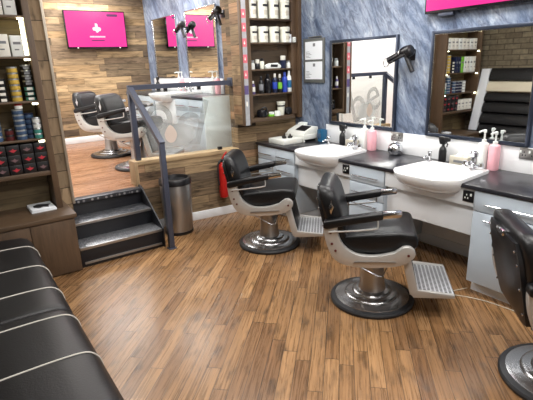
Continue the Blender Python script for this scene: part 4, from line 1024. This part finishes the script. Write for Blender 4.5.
jar(3.225, 4.43, z, .038, .055, 'green', 'whitebot', 'green pot with white lid on the lowest shelf', lh=.5)
jar(3.315, 4.43, z, .042, .06, 'whitebot', 'whitebot', 'squat white pot on the lowest shelf')
t = thing('white_cup', 'tall flared white cup with dark band on the lowest shelf', 'cup', (3.395, 4.46, z))
bm = B(); lathe(bm, [(.038, 0), (.04, .004), (.05, .14), (.055, .145), (.055, .165), (.05, .166)], seg=24); obj('cup_body', bm, 'tub', t)
bm = B(); lathe(bm, [(.0487, .105), (.0495, .106), (.0508, .122), (.05, .123)], seg=24); obj('cup_band', bm, 'ink', t)
t = thing('round_brush', 'black round brush head lying beside the white cup', 'brush', (3.49, 4.44, z + .048))
bm = B(); lathe(bm, [(.03, -.03), (.047, -.02), (.047, .02), (.03, .03)], seg=20, mx=Matrix.Rotation(PI / 2, 4, 'X')); obj('brush_head', bm, 'black', t)
bm = B(); lathe(bm, [(.012, -.034), (.014, -.033), (.012, -.028)], seg=14, mx=Matrix.Rotation(PI / 2, 4, 'X')); obj('brush_hub', bm, 'darkred', t)

# ------------------------------------------------------------------ raised room: counter, basin, bottles
UX = XU - .62
cabinet(5.20, 6.05, 2, 'pale drawer cabinet with mint end panel behind the glass screen', x=UX, z0=UF, xr=XU)
t = thing('end_panel_board', 'plain pale mint end panel of raised counter seen through glass', 'panel', (0, 0, 0))
bm = B(); box(bm, UX - .02, XU - .015, 5.178, 5.198, UF, UF + .862, .002); obj('panel_sheet', bm, 'upblue', t)
bm = B(); box(bm, UX - .022, XU - .015, 5.176, 5.200, UF + .862, UF + .870, .001); obj('edge_strip', bm, 'whitebot', t)
cabinet(6.85, 8.0, 2, 'pale drawer cabinet at the far end of raised counter', x=UX, z0=UF, xr=XU)
t = thing('raised_basin_apron', 'white apron under the raised room basin', 'panel', (0, 0, 0))
bm = B(); box(bm, UX, UX + .02, 6.055, 6.845, UF + .45, UF + .822, .002); obj('apron_panel', bm, 'wlam', t)
bm = B(); box(bm, UX + .02, XU - .02, 6.055, 6.07, UF + .45, UF + .82); obj('bracket', bm, 'wlam', t)
pts = [(UX - .025, 5.20), (UX - .025, 6.165), (3.13, 6.205), (3.13, 6.695), (UX - .025, 6.735), (UX - .025, 8.1), (XU - .003, 8.1), (XU - .003, 5.20)]
bm = B(); prism(bm, pts, 'z', UF + .824, UF + .856, .004); tag(obj('raised_worktop', bm, 'worktop'), 'black worktop of the raised room counter behind the glass', 'worktop')
basin('wash_basin', 6.45, 2.53, 3.22, UF + .885, 'white basin on the raised room counter seen through glass', .3)
tap((3.12, 6.62, UF + .886), 'small chrome pillar tap on the raised basin')
tap((3.10, 6.30, UF + .886), 'wide chrome mixer tap on the raised basin', True)
for i, (x, y, m, lb) in enumerate(((3.25, 7.02, 'whitebot', 'white pump bottle beyond the raised basin'), (3.26, 6.92, 'pink', 'pink pump bottle beyond the raised basin'),
                                   (3.24, 5.86, 'whitebot', 'white pump bottle nearest the wood return on raised counter'), (3.25, 5.74, 'pink', 'pink pump bottle nearest the wood return on raised counter'))):
    pump_bottle(x, y, UF + ZT, m, lb, .22, .038, 'pump bottles on the raised counter', 2.9)
t = thing('spray_bottle', 'black spray bottle at far end of the raised counter', 'spray bottle', (3.18, 7.75, UF + ZT), rz=-PI / 2)
bm = B(); lathe(bm, [(.03, 0), (.036, .005), (.036, .13), (.015, .17), (.013, .18)], seg=18); obj('bottle_body', bm, 'black', t)
bm = B(); prism(bm, [(-.028, .18), (.02, .18), (.06, .21), (.055, .245), (-.045, .24)], 'y', -.014, .014, .004); obj('trigger_head', bm, 'black', t)

# ------------------------------------------------------------------ world, camera, colour management
w = bpy.data.worlds.new('World'); sc.world = w; w.use_nodes = True
w.node_tree.nodes['Background'].inputs[0].default_value = (0.8, 0.85, 0.9, 1); w.node_tree.nodes['Background'].inputs[1].default_value = 0.3
cd = bpy.data.cameras.new('camera'); co = bpy.data.objects.new('camera', cd); C.objects.link(co)
cd.sensor_fit = 'HORIZONTAL'; cd.sensor_width = 36; cd.lens = 36 * 446.0 / 533.0; cd.clip_start = 0.02
PIT, ROL, A = [math.radians(v) for v in (16.762, -2.039, -35.047)]
def rot(v): return Vector((v[0] * math.cos(A) - v[1] * math.sin(A), v[0] * math.sin(A) + v[1] * math.cos(A), v[2]))
f = Vector((0, math.cos(PIT), -math.sin(PIT))); r = Vector((1, 0, 0)); u = r.cross(f)
cr, sr = math.cos(ROL), math.sin(ROL)
r2, u2 = rot(cr * r + sr * u), rot(-sr * r + cr * u); f2 = rot(f)
mw = Matrix((r2, u2, -f2)).transposed().to_4x4(); mw.translation = (0, 0, 1.75)
co.matrix_world = mw
sc.camera = co
sc.view_settings.view_transform = 'Standard'; sc.view_settings.look = 'None'; sc.view_settings.gamma = 1; sc.view_settings.use_curve_mapping = False
sc.view_settings.exposure = 0.2
sc.cycles.max_bounces = 10; sc.cycles.glossy_bounces = 6; sc.cycles.transparent_max_bounces = 10
sc.cycles.use_denoising = True
sc.cycles.sample_clamp_indirect = 6
